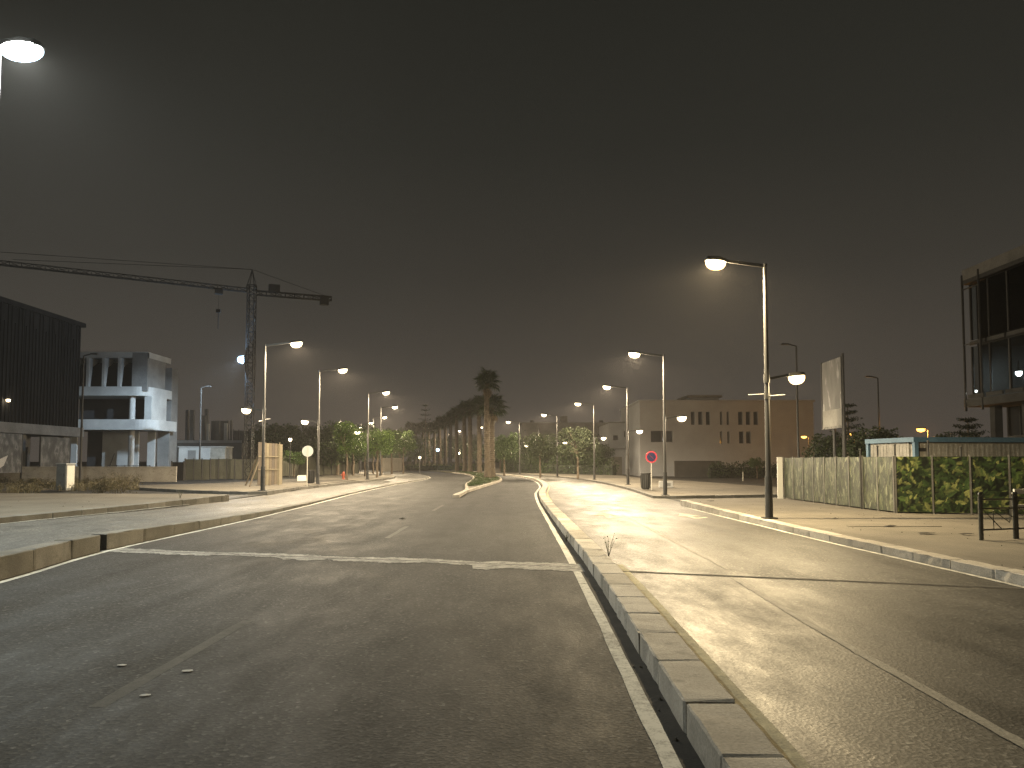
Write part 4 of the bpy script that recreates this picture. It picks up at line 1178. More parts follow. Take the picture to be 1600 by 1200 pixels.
for x_, y_ in ((-.02, -.02), (CL, -.02), (-.02, CW)): link('corner_post', pst, cab, (x_, y_, 0))
MB().span((.1, -.03, zt_ - .55), (.0 + .42, -.004, zt_ - .42)).build('sticker', M_DARKM, cab)

# --- billboard parallel to the road
by_a, by_b = 40.4, 37.7
pa, pb = AT(1286, 620, by_a), AT(1316.5, 620, by_b)
zb_, zt_ = AT(1285, 671, by_a).z, AT(1287, 568, by_a).z
bbd = empty('billboard', (pb.x, pb.y, 0), math.atan2(pa.y - pb.y, pa.x - pb.x), 'tall pale billboard on posts, seen edge on above the leaf hoarding', 'billboard')
Lb = (pa - pb).length
M_BILL = mat('billboard_print', (.3, .3, .28), .5, 0, .5)
v = coords(M_BILL, (1.1, 1, .32)); a = noise(M_BILL, v, 2.2, 3, .5)
set_col(M_BILL, ramp(M_BILL, a, [(.3, (.06, .06, .058)), (.48, (.11, .107, .10)), (.58, (.13, .127, .12)), (.63, (.36, .35, .33)), (.68, (.08, .08, .076))]))
MB().span((.02, -.04, zb_ + .95), (Lb - .02, .04, zt_)).build('sheet', M_BILL, bbd)
MB().span((.02, -.04, zb_), (Lb - .02, .042, zb_ + .945)).build('lower_sheet', weathered('billboard_foot', (.24, .233, .205), (.33, .322, .29), 1.5, .6, .05, 8), bbd)
MB().span((.02, .043, zb_ - .02), (Lb - .02, .06, zb_ + .10)).build('grime_strip', M_MORTAR, bbd)
fr = MB().span((-.05, -.07, zb_ - .03), (.015, .07, zt_ + .03)).mesh('frame', M_DARKM); link('frame', fr, bbd); link('frame', fr, bbd, (Lb + .035, 0, 0))
pp = MB().tube((0, 0, 0), (0, 0, zb_ - .03), .08, .08, 8).mesh('post', M_POLED); link('post', pp, bbd, (.25, -.1, 0)); link('post', pp, bbd, (Lb * .55, -.1, 0))
MB().tube((-.14, 0, 0), (-.14, 0, zt_ + .15), .07, .06, 8).build('mast', M_DARKM, bbd)

# --- pedestrian guard rails, lower right
def guard(p0, p1, label, posts=(0, 1)):
    d = Vector(p1) - Vector(p0); L = d.length
    root = empty('guard_rail', (p0[0], p0[1], WALK_R), math.atan2(d.y, d.x), label, 'guard rail', 'pedestrian guard rails on the right pavement')
    H = .86
    M_ = M_GR
    for i in posts:
        MB().tube((L * i, 0, 0), (L * i, 0, H), .036, .036, 12).lathe([(.012, H), (.03, H + .02), (.036, H + .05), (.022, H + .08), (.004, H + .088)], (L * i, 0, 0), 10).build('post', M_, root, smooth=True)
    for z_ in (.20, .62, .80): MB().tube((.036, 0, z_), (L - .036, 0, z_), .017, .017, 8).build('rail', M_, root, smooth=True)
    b = MB(); r = .010
    b.tube((.06, 0, .62), (L * .62, 0, .20), r, r, 6); b.tube((L * .38, 0, .20), (L * .38, 0, .58), r, r, 6); b.tube((L * .38, 0, .58), (L * .86, 0, .33), r, r, 6)
    b.tube((L * .86, 0, .33), (L * .88, 0, .62), r, r, 6); b.tube((L * .5, 0, .62), (L - .04, 0, .44), r, r, 6)
    b.build('brace', M_, root)
    return root
M_GR = weathered('guard_rail_metal', (.10, .10, .085), (.17, .165, .14), 6, .35, .05, 30, metal=.75)
q0, q1 = G(1533, 844, WALK_R), G(1586, 841.5, WALK_R)
guard((q0.x, q0.y), (q1.x, q1.y), 'metal guard rail with ball topped posts, nearest the leaf print hoarding corner')
d_ = (q1 - q0).normalized(); q2 = q1 + d_ * .06; q3 = q2 + d_ * 1.0
guard((q2.x, q2.y), (q3.x, q3.y), 'second metal guard rail, cut off by the right edge of the view')
s0 = q0 + Vector((.09, .12, 0))
st_ = empty('guard_post', (s0.x, s0.y, WALK_R), 0, 'single ball topped post close behind the first guard rail post', 'post')
MB().tube((0, 0, 0), (0, 0, .86), .036, .036, 12).lathe([(.012, .86), (.03, .88), (.036, .91), (.022, .94), (.004, .948)], (0, 0, 0), 10).build('shaft', M_GR, st_, smooth=True)
w0 = AT(1584, 768, 17.0)
wbn = empty('white_barrier', (w0.x, 17.0, WALK_R), R(8), 'barrier of two white boards on posts at the right edge behind the guard rails', 'barrier')
M_WB = weathered('white_boards', (.72, .72, .68), (.82, .815, .77), 4, .6, .05, 20)
for py in (768, 792.5):
    z_ = AT(1590, py, 17.0).z - WALK_R; MB().span((0, -.02, z_ - .055), (1.8, .02, z_ + .055)).build('board', M_WB, wbn)
for x_ in (.35, 1.5): MB().span((x_, .022, 0), (x_ + .07, .09, AT(1590, 764, 17).z - WALK_R)).build('post', M_DARKM, wbn)

# --- left side: low wall, utility cabinet, site cabin, hoarding, wooden panel
def lowwall(pts, z0, H, t, m, name, label, cat='wall'):
    root = empty(name, (pts[0][0], pts[0][1], z0), 0, label, cat)
    o0 = Vector(pts[0])
    for i in range(len(pts) - 1):
        a, c = Vector(pts[i]) - o0, Vector(pts[i + 1]) - o0; d = c - a
        MB().box((d.length / 2, 0, H / 2), (d.length - .01, t, H)).box((d.length / 2, 0, H + .04), (d.length - .004, t + .08, .076)).build('wall_section', m, root, (a.x, a.y, 0), rz=math.atan2(d.y, d.x))
    return root
wl0, wl1 = AT(-150, 740, 55.0), AT(276, 740, 57.5)
pts = [(wl0.x + (wl1.x - wl0.x) * t, wl0.y + (wl1.y - wl0.y) * t) for t in (0, .36, .62, .86, 1)]
lowwall(pts, .3, 1.06, .22, M_KERB, 'low_wall', 'low pale plastered wall in front of the dark and concrete buildings')
uc = AT(102.5, 740, 39.5); zt_ = AT(102, 724, 39.5).z
ub = empty('utility_cabinet', (uc.x, 39.5, .36), R(-24), 'grey utility cabinet with pale narrow side among the weeds on the left', 'cabinet')
hC = zt_ - .36
MB().span((-.38, -.24, .06), (.38, .24, hC - .05)).build('body', weathered('cabinet_grey', (.19, .195, .185), (.25, .25, .235), 2, .6, .05, 20), ub, bevel=.012)
MB().span((-.41, -.27, hC - .048), (.41, .27, hC)).build('cap', M_CONC, ub, bevel=.01)
MB().span((-.36, -.22, 0), (.36, .22, .058)).build('plinth', M_CONCD, ub)
MB().span((-.34, -.256, .14), (.34, -.242, hC - .12)).build('door', weathered('cabinet_door', (.17, .175, .165), (.22, .22, .21), 3, .6, .05, 20), ub)
MB().span((.24, -.275, hC * .5), (.28, -.257, hC * .62)).build('handle', M_DARKM, ub)
MB().span((.382, -.2, .12), (.396, .2, hC - .12)).build('side_panel', mat('cabinet_pale', (.50, .48, .42), .6), ub)

sc = empty('site_cabin', (AT(279, 720, 78).x, 78, .3), R(3), 'long white site cabin showing over the left hoarding', 'cabin')
wS = AT(350, 720, 78).x - AT(279, 720, 78).x; hS = AT(300, 697.5, 78).z - .3
MB().span((0, 0, 0), (wS * .68, 2.4, hS - .09)).build('body', M_CONC, sc)
MB().span((wS * .68 + .01, .02, 0), (wS, 2.4, hS - .09)).build('end_section', M_CABW, sc)
MB().span((-.1, -.1, hS - .088), (wS + .1, 2.5, hS)).build('roof', M_CONC, sc)
MB().span((.9, -.02, .1), (1.7, .0 - .002, hS - .4)).build('door', M_CONCD, sc)
M_HOARD = weathered('hoarding_green_brown', (.06, .06, .04), (.10, .098, .07), 1.0, .8, .2, 14, streak=True)
def plain_hoarding(px0, y0, px1, y1, z0, H, n, name, label, m):
    a, c = AT(px0, 735, y0), AT(px1, 735, y1); a.z = c.z = 0; d = c - a
    root = empty(name, (a.x, a.y, z0), math.atan2(d.y, d.x), label, 'hoarding')
    w = d.length / n
    pan = MB().span((.03, -.02, .05), (w - .03, .02, H))
    for k in range(5): pan.span((.12 + k * (w - .2) / 5, -.045, .05), (.20 + k * (w - .2) / 5, -.02, H))
    pme = pan.mesh('panel', m); po = MB().span((-.04, -.06, 0), (.04, .05, H + .06)).mesh('post', M_DARKM)
    for i in range(n):
        o = link('panel', pme, root, (i * w, random.uniform(-.03, .03), random.uniform(-.04, .02)), (random.uniform(-.015, .015), 0, 0)); link('post', po, root, (i * w, 0, 0))
    link('post', po, root, (d.length, 0, 0))
plain_hoarding(289, 62.5, 403, 66, .285, 1.72, 9, 'site_hoarding', 'dull green brown site hoarding behind the wooden panel on the left', M_HOARD)
plain_hoarding(268, 60.5, 287, 61.2, .285, 1.5, 1, 'site_hoarding', 'short dark hoarding section between the low wall and the site hoarding', M_CLAD)
plain_hoarding(440, 76, 560, 92, .285, 2.0, 10, 'park_fence', 'dim board fence under the dark trees on the left', M_HOARD)
plain_hoarding(596, 112, 628, 118, .3, 2.0, 2, 'boundary_wall', 'short sunlit coloured beige wall at the far end of the left trees'.replace('sunlit coloured ', 'lamp lit '), M_BLOCK)

wp0, wp1 = AT(402.5, 740, 44.0), AT(441, 740, 45.6)
zt_ = AT(420, 691, 44.5).z - ISL_L; d = wp1 - wp0
wpn = empty('wooden_hoarding', (wp0.x, wp0.y, ISL_L), math.atan2(d.y, d.x), 'tall weathered wooden board panel propped up behind a lamp pole', 'board panel')
M_W1 = weathered('old_boards', (.13, .105, .075), (.20, .165, .12), 2.0, .85, .2, 30, streak=True, grime=.5)
M_W2 = weathered('old_boards_pale', (.19, .165, .11), (.26, .225, .16), 2.0, .85, .2, 30, streak=True)
M_W3 = weathered('old_boards_grey', (.09, .075, .062), (.13, .11, .09), 2.0, .85, .2, 30, streak=True)
Lw = Vector((d.x, d.y)).length; nb = 9; bw = Lw / nb
for i in range(nb):
    m_ = (M_W3, M_W1, M_W1, M_W2, M_W1, M_W3, M_W1, M_W2, M_W2)[i]
    MB().span((i * bw + .008, -.012 + random.uniform(-.01, .01), random.uniform(0, .05)), ((i + 1) * bw - .008, .02, zt_ - i * .012 + random.uniform(-.02, .01))).build('plank', m_, wpn)
for z_ in (zt_ * .36, zt_ * .66): MB().span((.0, -.05, z_), (Lw * .83, -.024, z_ + .06)).build('batten', M_W2, wpn)
MB().span((Lw * .83 + .002, -.06, 0), (Lw * .83 + .06, -.024, zt_)).build('post', M_W2, wpn)
for t in (.1, .9): MB().bar((Lw * t, .05, zt_ * .8), (Lw * t, 1.2, 0), .06).build('back_prop', M_W1, wpn)
MB().bar((.05, 0, zt_ * .55), (-1.0, -.5, .02), .06).build('side_prop', M_W1, wpn)

# --- signs, bins, blocks
def bin_(px, py, z, h, label, y=None):
    p = G(px, py, z) if y is None else AT(px, py, y)
    root = empty('litter_bin', (p.x, p.y, z), 0, label, 'litter bin')
    b = MB(); b.lathe([(h * .20, .03), (h * .22, .05), (h * .29, h * .96)], (0, 0, 0), 14)
    b.build('body', M_DARKM, root, smooth=True)
    b = MB(); b.lathe([(h * .30, h * .961), (h * .31, h * .98), (h * .30, h), (h * .25, h)], (0, 0, 0), 14); b.build('rim', M_DARKM, root, smooth=True)
    sl = MB().box((h * .262, 0, h * .5), (.02, h * .05, h * .8)).mesh('slat', M_POLED)
    for i in range(14): link('slat', sl, root, (0, 0, 0), (0, R(4.5), i * 2 * math.pi / 14))
    return root
bin_(1009, 765, ISL_R, .98, 'dark tapered litter bin beside the no parking sign')
bin_(485.5, 756, ISL_L, .86, 'dark litter bin beside the round sign seen from behind')

sgp = G(1018, 766, ISL_R)
sg = empty('no_parking_sign', (sgp.x, sgp.y, ISL_R), R(4), 'round no parking sign, blue disc with red ring and slash, on a pale post', 'road sign')
zs = AT(1018, 714, sgp.y).z - ISL_R
MB().tube((0, 0, 0), (0, 0, zs + .3), .03, .03, 8).build('post', mat('sign_post_pale', (.42, .40, .35), .5), sg)
def disc(n, r, y0, y1, z): return MB().add([(r * math.cos(2 * math.pi * i / n), y0, z + r * math.sin(2 * math.pi * i / n)) for i in range(n)] + [(r * math.cos(2 * math.pi * i / n), y1, z + r * math.sin(2 * math.pi * i / n)) for i in range(n)],
    [tuple(range(n)), tuple(range(2 * n - 1, n - 1, -1))] + [(i, n + i, n + (i + 1) % n, (i + 1) % n) for i in range(n)])
M_BLUES = mat('sign_blue', (.012, .016, .05), .35)
M_REDS = mat('sign_red', (.40, .03, .045), .35)
disc(28, .27, -.045, -.032, zs).build('disc', M_BLUES, sg)
b = MB(); n = 32
for i in range(n):
    t0, t1 = 2 * math.pi * i / n, 2 * math.pi * (i + 1) / n
    P = lambda r, t, y: (r * math.cos(t), y, zs + r * math.sin(t))
    b.quad(P(.27, t0, -.052), P(.34, t0, -.052), P(.34, t1, -.052), P(.27, t1, -.052)); b.quad(P(.34, t0, -.052), P(.34, t0, -.03), P(.34, t1, -.03), P(.34, t1, -.052))
    b.quad(P(.27, t0, -.03), P(.27, t0, -.052), P(.27, t1, -.052), P(.27, t1, -.03)); b.quad(P(.34, t0, -.03), P(.27, t0, -.03), P(.27, t1, -.03), P(.34, t1, -.03))
b.build('red_ring', M_REDS, sg)
MB().bar((-.19, -.05, zs + .19), (.19, -.05, zs - .19), .055, .008).build('red_slash', M_REDS, sg)
blk = G(1040.5, 762, ISL_R)
r_ = empty('concrete_block', (blk.x, blk.y, ISL_R), R(-3), 'pale concrete block lying behind the lamp pole by the no parking sign', 'concrete block')
MB().box((0, 0, .21), (.86, .42, .42)).build('block', M_CONC, r_, bevel=.025)
MB().box((.12, -.212, .20), (.3, .006, .2)).build('chipped_face', M_CONCD, r_)

sgp = G(480, 760, ISL_L)
sg = empty('round_sign', (sgp.x, sgp.y, ISL_L), R(3), 'round road sign seen from its grey back, on a pale post at the left', 'road sign')
zs = AT(480, 705, sgp.y).z - ISL_L
disc(28, .31, -.012, .0, zs).build('disc', mat('sign_back', (.36, .37, .35), .5, .2), sg)
MB().tube((0, -.045, 0), (0, -.045, zs + .3), .03, .03, 8).build('post', mat('sign_post_grey', (.40, .38, .33), .5), sg)
blk = G(472, 752, ISL_L)
r_ = empty('concrete_block', (blk.x, blk.y, ISL_L), R(4), 'white painted block beside the round sign and bin on the left', 'concrete block')
MB().box((0, 0, .20), (.62, .4, .40)).build('block', mat('white_block', (.66, .64, .58), .8), r_, bevel=.02)
MB().box((0, 0, .415), (.5, .3, .03)).build('cap', M_CONC, r_)
hyp = G(536.5, 749, ISL_L)
r_ = empty('fire_hydrant', (hyp.x, hyp.y, ISL_L), 0, 'small red fire hydrant left of the first slim tree trunk', 'hydrant')
MB().lathe([(.14, 0), (.14, .05), (.09, .06), (.09, .42), (.12, .43), (.12, .47), (.08, .55), (.03, .6)], (0, 0, 0), 12).build('barrel', mat('hydrant_red', (.35, .07, .03), .5), r_, smooth=True)
MB().tube((-.17, 0, .34), (.17, 0, .34), .04, .04, 8).build('outlets', MATS['hydrant_red'], r_)
r_ = empty('marker_post', (G(903, 743, ISL_R).x + 12, 70, .03), 0, 'short pale marker post in front of the dark hedge right of the villa wall', 'post')
p = AT(1161, 745, 70); r_.location = (p.x, 70, .03)
MB().tube((0, 0, 0), (0, 0, .75), .06, .05, 8).lathe([(.07, .75), (.05, .82)], (0, 0, 0), 8).build('shaft', mat('marker_pale', (.4, .4, .34), .6), r_)
# ---------------------------------------------------------------- trees, palms, shrubs
M_BARK = weathered('bark', (.09, .07, .05), (.15, .12, .085), 5, .9, .5, 30, streak=True)
M_PALMT = weathered('palm_trunk', (.07, .056, .038), (.125, .10, .07), 3, .9, .6, 22, grime=.5)
M_LEAF = leafy('street_leaves', (.024, .048, .010), (.042, .076, .013), (.07, .105, .02))
M_LEAFD = leafy('dark_leaves', (.02, .035, .012), (.035, .055, .018), (.05, .075, .025))
M_LEAFG = leafy('grey_leaves', (.025, .038, .018), (.042, .055, .026), (.065, .078, .04))
M_LEAFY = leafy('yellow_leaves', (.10, .15, .02), (.16, .21, .03), (.22, .25, .05))
M_PALM = leafy('palm_fronds', (.022, .035, .016), (.035, .052, .022), (.05, .068, .03))
M_PALMD = leafy('dead_fronds', (.10, .075, .045), (.13, .10, .06), (.16, .125, .08))
M_WEED = leafy('dry_weeds', (.055, .05, .025), (.10, .085, .045), (.14, .115, .065))
M_PINE = leafy('pine_needles', (.018, .028, .016), (.028, .04, .02), (.04, .052, .028))

def leaf_mesh(name, clumps, n, size, m, seed, droop=.2, aspect=.5):
    """many small leaf faces spread through the given clumps (x, y, z, rx, ry, rz)"""
    g = np.random.default_rng(seed); K = len(clumps)
    C = np.array(clumps); w = (C[:, 3] * C[:, 4] * C[:, 5]) ** .7; idx = g.choice(K, n, p=w / w.sum())
    d = g.normal(size=(n, 3)); d /= np.linalg.norm(d, axis=1)[:, None]
    r = g.uniform(.35, 1.06, n) ** .6
    P = C[idx, :3] + d * r[:, None] * C[idx, 3:6]
    a = g.normal(size=(n, 3)) + d * .5; a[:, 2] -= droop; a /= np.linalg.norm(a, axis=1)[:, None]
    bvec = np.cross(a, g.normal(size=(n, 3))); bvec /= np.linalg.norm(bvec, axis=1)[:, None]
    s = g.uniform(.6, 1.25, n)[:, None] * size
    V = np.stack([P - a * s, P - bvec * s * aspect + a * s * .1, P + a * s, P + bvec * s * aspect + a * s * .1], 1).reshape(-1, 3)
    F = np.arange(4 * n).reshape(n, 4)
    me = bpy.data.meshes.new(name); me.from_pydata(V.tolist(), [], F.tolist()); me.materials.append(m)
    return me

def crown_clumps(seed, R_, Hc, z0, n, flat=.8):
    g = random.Random(seed); out = []
    for i in range(n):
        t = g.uniform(0, 2 * math.pi); rr = R_ * math.sqrt(g.random()) * .78; z = z0 + Hc * (g.random() * .75 + .12)
        k = 1 - .55 * abs((z - z0) / Hc - .45)
        s = R_ * g.uniform(.26, .46) * k
        out.append((rr * k * math.cos(t), rr * k * math.sin(t), z, s, s, s * flat))
    return out

def trunk_mesh(seed, h, r, tips, m=None, fork=.75):
    g = random.Random(seed); b = MB(); p = Vector((0, 0, -.05)); rr = r * 1.15
    base = h * fork
    for k in range(4):
        q = Vector((g.uniform(-.04, .04) * h * (k + 1) * .25, g.uniform(-.04, .04) * h * (k + 1) * .25, base * (k + 1) / 4)); r2 = rr * .9
        b.tube(p, q, rr, r2, 8, caps=True); p, rr = q, r2
    for t in tips:
        t = Vector(t); mid = p.lerp(t, .5) + Vector((g.uniform(-.15, .15), g.uniform(-.15, .15), .12)) ; b.tube(p - Vector((0, 0, .05)), mid, rr * .6, rr * .36, 6); b.tube(mid, t, rr * .36, rr * .12, 5)
    return b.mesh('trunk', m or M_BARK, smooth=True)

TREES = {}
def tree_kind(key, R_, Hc, z0, nclump, nleaf, size, m, rt, seeds=3):
    TREES[key] = []
    for s in range(seeds):
        cl = crown_clumps(s * 7 + hash(key) % 1 + len(key) * 13, R_, Hc, z0, nclump)
        tips = [c[:3] for c in cl[:9]]
        TREES[key].append((trunk_mesh(s, z0 + Hc * .35, rt, tips), leaf_mesh('crown', cl, nleaf, size, m, s + 40)))
tree_kind('street', 1.7, 2.5, 2.0, 24, 4200, .085, M_LEAF, .09)
tree_kind('grey', 2.2, 3.2, 1.9, 28, 4600, .10, M_LEAFG, .11)
tree_kind('round', 2.6, 3.6, 2.2, 30, 5200, .105, M_LEAFD, .13)
tree_kind('dark', 3.2, 5.0, 1.4, 30, 4200, .16, M_LEAFD, .2)
def tree(key, x, y, z, s, label, group, v=0, sz=1.0, cat='tree', name=None):
    t_, c_ = TREES[key][v % 3]
    root = empty(name or key + '_tree', (x, y, z), random.uniform(0, 6.28), label, cat, group)
    link('trunk', t_, root, scale=(s, s, s * sz)); link('crown', c_, root, scale=(s, s, s * sz))
    return root
GL, GRR, GD = 'young street trees on the left island', 'street trees on the right island', 'dark trees behind the avenue'
NM = {'street': 'street_tree', 'grey': 'street_tree', 'round': 'street_tree', 'dark': 'background_tree'}
for px, py, sc_, v, lab in ((542, 751.5, 1.0, 0, 'nearest small street tree on the left island, right of the red hydrant'),
        (570, 744, .98, 1, 'small green street tree just left of the third left lamp pole'), (589, 746, 1.0, 2, 'bright green street tree just right of the third left lamp pole'),
        (596, 742.5, 1.05, 0, 'bright street tree second to the right of the third left lamp pole'), (552, 743, 1.0, 1, 'street tree in the second row behind the nearest left tree'),
        (583, 740.5, 1.05, 2, 'street tree far back in the left row with thin straight trunk'), (612, 740, 1.15, 0, 'last street tree of the left row, nearest the palms'), (630, 739, 1.2, 1, 'spreading tree at the right end of the left tree mass')):
    p = G(px, py, .34); tree('street', p.x, p.y, .34, sc_, lab, GL, v, name='street_tree')
for px, py, key, sc_, v, lab in ((844, 745.8, 'grey', .93, 0, 'round grey green tree between the second and third lamp poles right of the palms'),
        (903, 747.4, 'grey', 1.02, 1, 'largest round tree on the right island, nearest the third lit pole'), (788, 743.2, 'round', .85, 2, 'small dark tree just right of the thick palm trunks')):
    p = G(px, py, ISL_R); tree(key, p.x, p.y, ISL_R, sc_, lab, GRR, v, name='street_tree')
yl = AT(457, 700, 73); tree('street', yl.x, 73.6, .28, .72, 'bright yellow green bush lit by the small garden lamp', None, 1, .8, 'bush', 'lit_bush')
bpy.context.view_layer.update()
# rows of dark trees behind
for i, (px, y, s_, key, lab) in enumerate(((425, 86, 1.0, 'dark', 'dark tree behind the wooden panel'), (447, 98, 1.05, 'dark', 'dark tree just left of the garden lamp'), (478, 96, .95, 'dark', 'dark tree behind the round sign'),
        (506, 90, 1.0, 'dark', 'dark tree right of the second left lamp pole'), (528, 84, 1.0, 'dark', 'tall dark tree behind the nearest street tree'), (552, 88, .95, 'dark', 'dark tree standing behind the left row of street trees'),
        (590, 118, 1.15, 'dark', 'dark tree behind the bright street trees'), (625, 135, 1.25, 'dark', 'dark tree between the left trees and the palms'),
        (655, 175, 1.2, 'dark', 'dark far tree behind the leftmost palms'), (690, 190, 1.3, 'dark', 'dark far tree behind the blue lamp'), (720, 190, 1.35, 'dark', 'dark far tree behind the middle palms'), (745, 170, 1.2, 'dark', 'dark far tree left of the thick palms'),
        (782, 128, .85, 'dark', 'dark tree right behind the thick palms'), (806, 124, .9, 'dark', 'dark tree behind the first lamp right of the palms'), (828, 112, .75, 'dark', 'dark low tree in front of the long dim house'),
        (868, 110, .8, 'dark', 'dark tree in front of the long dim house, near its stair head'), (892, 104, .85, 'dark', 'dark tree behind the largest round tree'), (921, 98, .85, 'dark', 'dark tree at the right end of the long dim house'), (940, 95, .6, 'dark', 'low dark tree left of the pale gate wall'),
        (1362, 44, .62, 'dark', 'dark tree behind the left end of the blue trimmed cabin'), (1385, 50, .55, 'dark', 'small dark tree just right of the unlit post over the cabin'), (1494, 48, .6, 'dark', 'round dark tree between the cabin and the office block'), (1296, 50, .6, 'dark', 'dark tree under the billboard'), (1354, 52, .5, 'dark', 'small dark tree right of the billboard mast'))):
    p = AT(px, 700, y); tree(key, p.x, y, 0.0, s_, lab, GD, i, name='background_tree')

# hedges
def hedge(px0, y0, px1, y1, z, h, t, label, m=M_LEAFD, n=5000, size=.12):
    a, c = AT(px0, 735, y0), AT(px1, 735, y1); L = math.hypot(c.x - a.x, c.y - a.y)
    root = empty('hedge', (a.x, y0, z), math.atan2(c.y - a.y, c.x - a.x), label, 'hedge')
    k = max(3, int(L / 1.3)); cl = [((i + .5) / k * L + random.uniform(-.3, .3), random.uniform(-.2, .2), h * random.uniform(.32, .62), L / k * .75, t, h * .48) for i in range(k)] + [((i + .5) / k * L, 0, h * .3, L / k * .7, t, h * .33) for i in range(k)]
    link('foliage', leaf_mesh('foliage', cl, n, size, m, int(px0)), root)
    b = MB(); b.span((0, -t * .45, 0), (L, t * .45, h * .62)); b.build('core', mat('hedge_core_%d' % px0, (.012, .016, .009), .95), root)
hedge(1108, 82, 1232, 84, .02, 1.75, .5, 'dark clipped hedge along the foot of the white villa')
hedge(786, 116, 960, 92, .02, 2.1, .6, 'long dark hedge behind the street trees on the right', n=7000)
hedge(636, 150, 760, 128, .15, 1.3, .6, 'low hedge along the far curve behind the palms', M_LEAF, 4000)
sh = AT(1157 + 26, 735, 78); tree('street', sh.x, 78, .02, .5, 'small spiky shrub standing up over the dark hedge', None, 2, cat='shrub', name='shrub')

# --- palms
def frond_mesh(seed, L, m):
    """fan leaf: arching stalk with a pleated half round blade"""
    g = random.Random(seed); b = MB()
    n = 13; stalk = L * .42
    b.bar((0, 0, 0), (stalk * .55, 0, .07 * L), .035, .02); b.bar((stalk * .55, 0, .07 * L), (stalk, 0, .05 * L), .03, .02)
    for i in range(n):
        t = (i / (n - 1) - .5) * R(230); ln = L * .66 * (1 - .22 * abs(t) / R(125)) * g.uniform(.88, 1.08)
        d = Vector((math.cos(t), math.sin(t), 0)); s = Vector((-d.y, d.x, 0)); w = ln * .062
        o = Vector((stalk, 0, .05 * L)); dz = -.10 - .05 * abs(math.sin(t))
        p1 = o + d * ln * .55 + Vector((0, 0, dz * ln * .4)); p2 = o + d * ln + Vector((0, 0, dz * ln * 2.4 - g.uniform(0, .12) * ln))
        b.add([o, p1 + s * w + Vector((0, 0, .05 * ln)), p1 - s * w, p2], [(0, 2, 1), (1, 2, 3)])
    return b.mesh('frond', m)
FR = [frond_mesh(i, 1.5, M_PALM) for i in range(4)]; FRD = [frond_mesh(i + 9, 1.25, M_PALMD) for i in range(2)]
def palm_trunk(seed, H, r0, r1):
    g = random.Random(seed); b = MB(); prof = [(r0 * 1.35, -.1), (r0 * 1.25, .25), (r0, .9)]
    n = int(H / .22)
    for i in range(n):
        z = .9 + (H - .9) * i / n; r = r0 + (r1 - r0) * i / n
        prof += [(r * (1.08 + g.uniform(-.03, .05)), z + .02), (r * .93, z + .15)]
    prof.append((r1, H)); b.lathe(prof, (0, 0, 0), 14)
    k = g.uniform(0, 6); v = []
    for x, y, z in b.v:
        t = math.atan2(y, x); f = 1 + .07 * math.sin(5 * t + z * 9 + k) + .05 * math.sin(3 * t - z * 13); v.append((x * f + .06 * math.sin(z * .4 + k), y * f, z))
    b.v = v
    return b.mesh('trunk', M_PALMT)
def palm(x, y, z, H, label, s=1.0, r0=.34, r1=.24, detailed=True, seed=0, group='fan palms in the planted median'):
    root = empty('fan_palm', (x, y, z), 0, label, 'palm tree', group)
    link('trunk', palm_trunk(seed, H, r0, r1), root)
    g = random.Random(seed)
    if detailed:
        for i in range(34):
            el = R(-22 + 90 * (i / 33) ** 1.2) ; az = i * 2.399 + g.uniform(-.2, .2)
            link('frond', FR[i % 4], root, (0, 0, H - .25 + .45 * i / 33), (g.uniform(-.3, .3), -el, az), (s * g.uniform(.85, 1.1),) * 3)
        for i in range(9):
            link('dead_frond', FRD[i % 2], root, (0, 0, H - .35 - g.uniform(0, .35)), (g.uniform(-.3, .3), R(60 + g.uniform(-8, 18)), i * 2.399), (s * .8,) * 3)
    else:
        link('crown', PALM_CROWN[seed % 2], root, (0, 0, H), (0, 0, g.uniform(0, 6)), (s, s, s))
def joined_crown(seed):
    g = random.Random(seed); vs, fs = [], []
    for i in range(30):
        me = FR[i % 4]; el = R(-40 + 118 * i / 29)
        M = Matrix.Translation((0, 0, -.25 + .4 * i / 29)) @ Matrix.Rotation(i * 2.399, 4, 'Z') @ Matrix.Rotation(-el, 4, 'Y') @ Matrix.Scale(g.uniform(.85, 1.1), 4)
        n = len(vs); vs += [M @ v.co for v in me.vertices]; fs += [tuple(k + n for k in p.vertices) for p in me.polygons]
    b = MB(); b.add(vs, fs)
    return b.mesh('crown', M_PALM)
PALM_CROWN = [joined_crown(1), joined_crown(2)]
def palm_at(px, ycrown, d, z, label, **kw):
    p = AT(px, ycrown, d); palm(p.x, d, z, p.z - z - .1, label, **kw)
palm_at(761.5, 596, 76.0, .16, 'tallest fan palm in the median, nearer of the two touching thick trunks', s=.95, r0=.30, r1=.22, seed=1)
palm_at(769.5, 636, 78.2, .16, 'broad crowned fan palm touching the tallest one on its right', s=1.15, r0=.30, r1=.24, seed=2)
for i, (px, yc, d, lab) in enumerate(((749, 633, 109, 'fan palm first to the left of the thick pair'), (734.5, 638, 117, 'fan palm third from the front of the median row'), (726, 641, 121, 'fan palm close on the left of the third in the row'),
        (714, 648, 131, 'fan palm standing alone mid row, left of two close crowns'), (704, 654, 144, 'fan palm right above the pair of very far lamps'), (696, 660, 156, 'fan palm between the blue lamp and the far lamp pair'),
        (687, 661, 160, 'fan palm directly over the small blue lamp'), (679, 668, 176, 'fan palm just left of the small blue lamp'), (670, 669, 180, 'fan palm under the tall pointed pine'),
        (661, 668, 178, 'fan palm above the low bollard lamp'), (650, 670, 186, 'second fan palm from the left end of the row'), (640, 668, 176, 'fan palm at the far left end of the row'))):
    palm_at(px, yc, d, .0, lab, s=1.15, r0=.34, r1=.28, detailed=False, seed=i + 5)

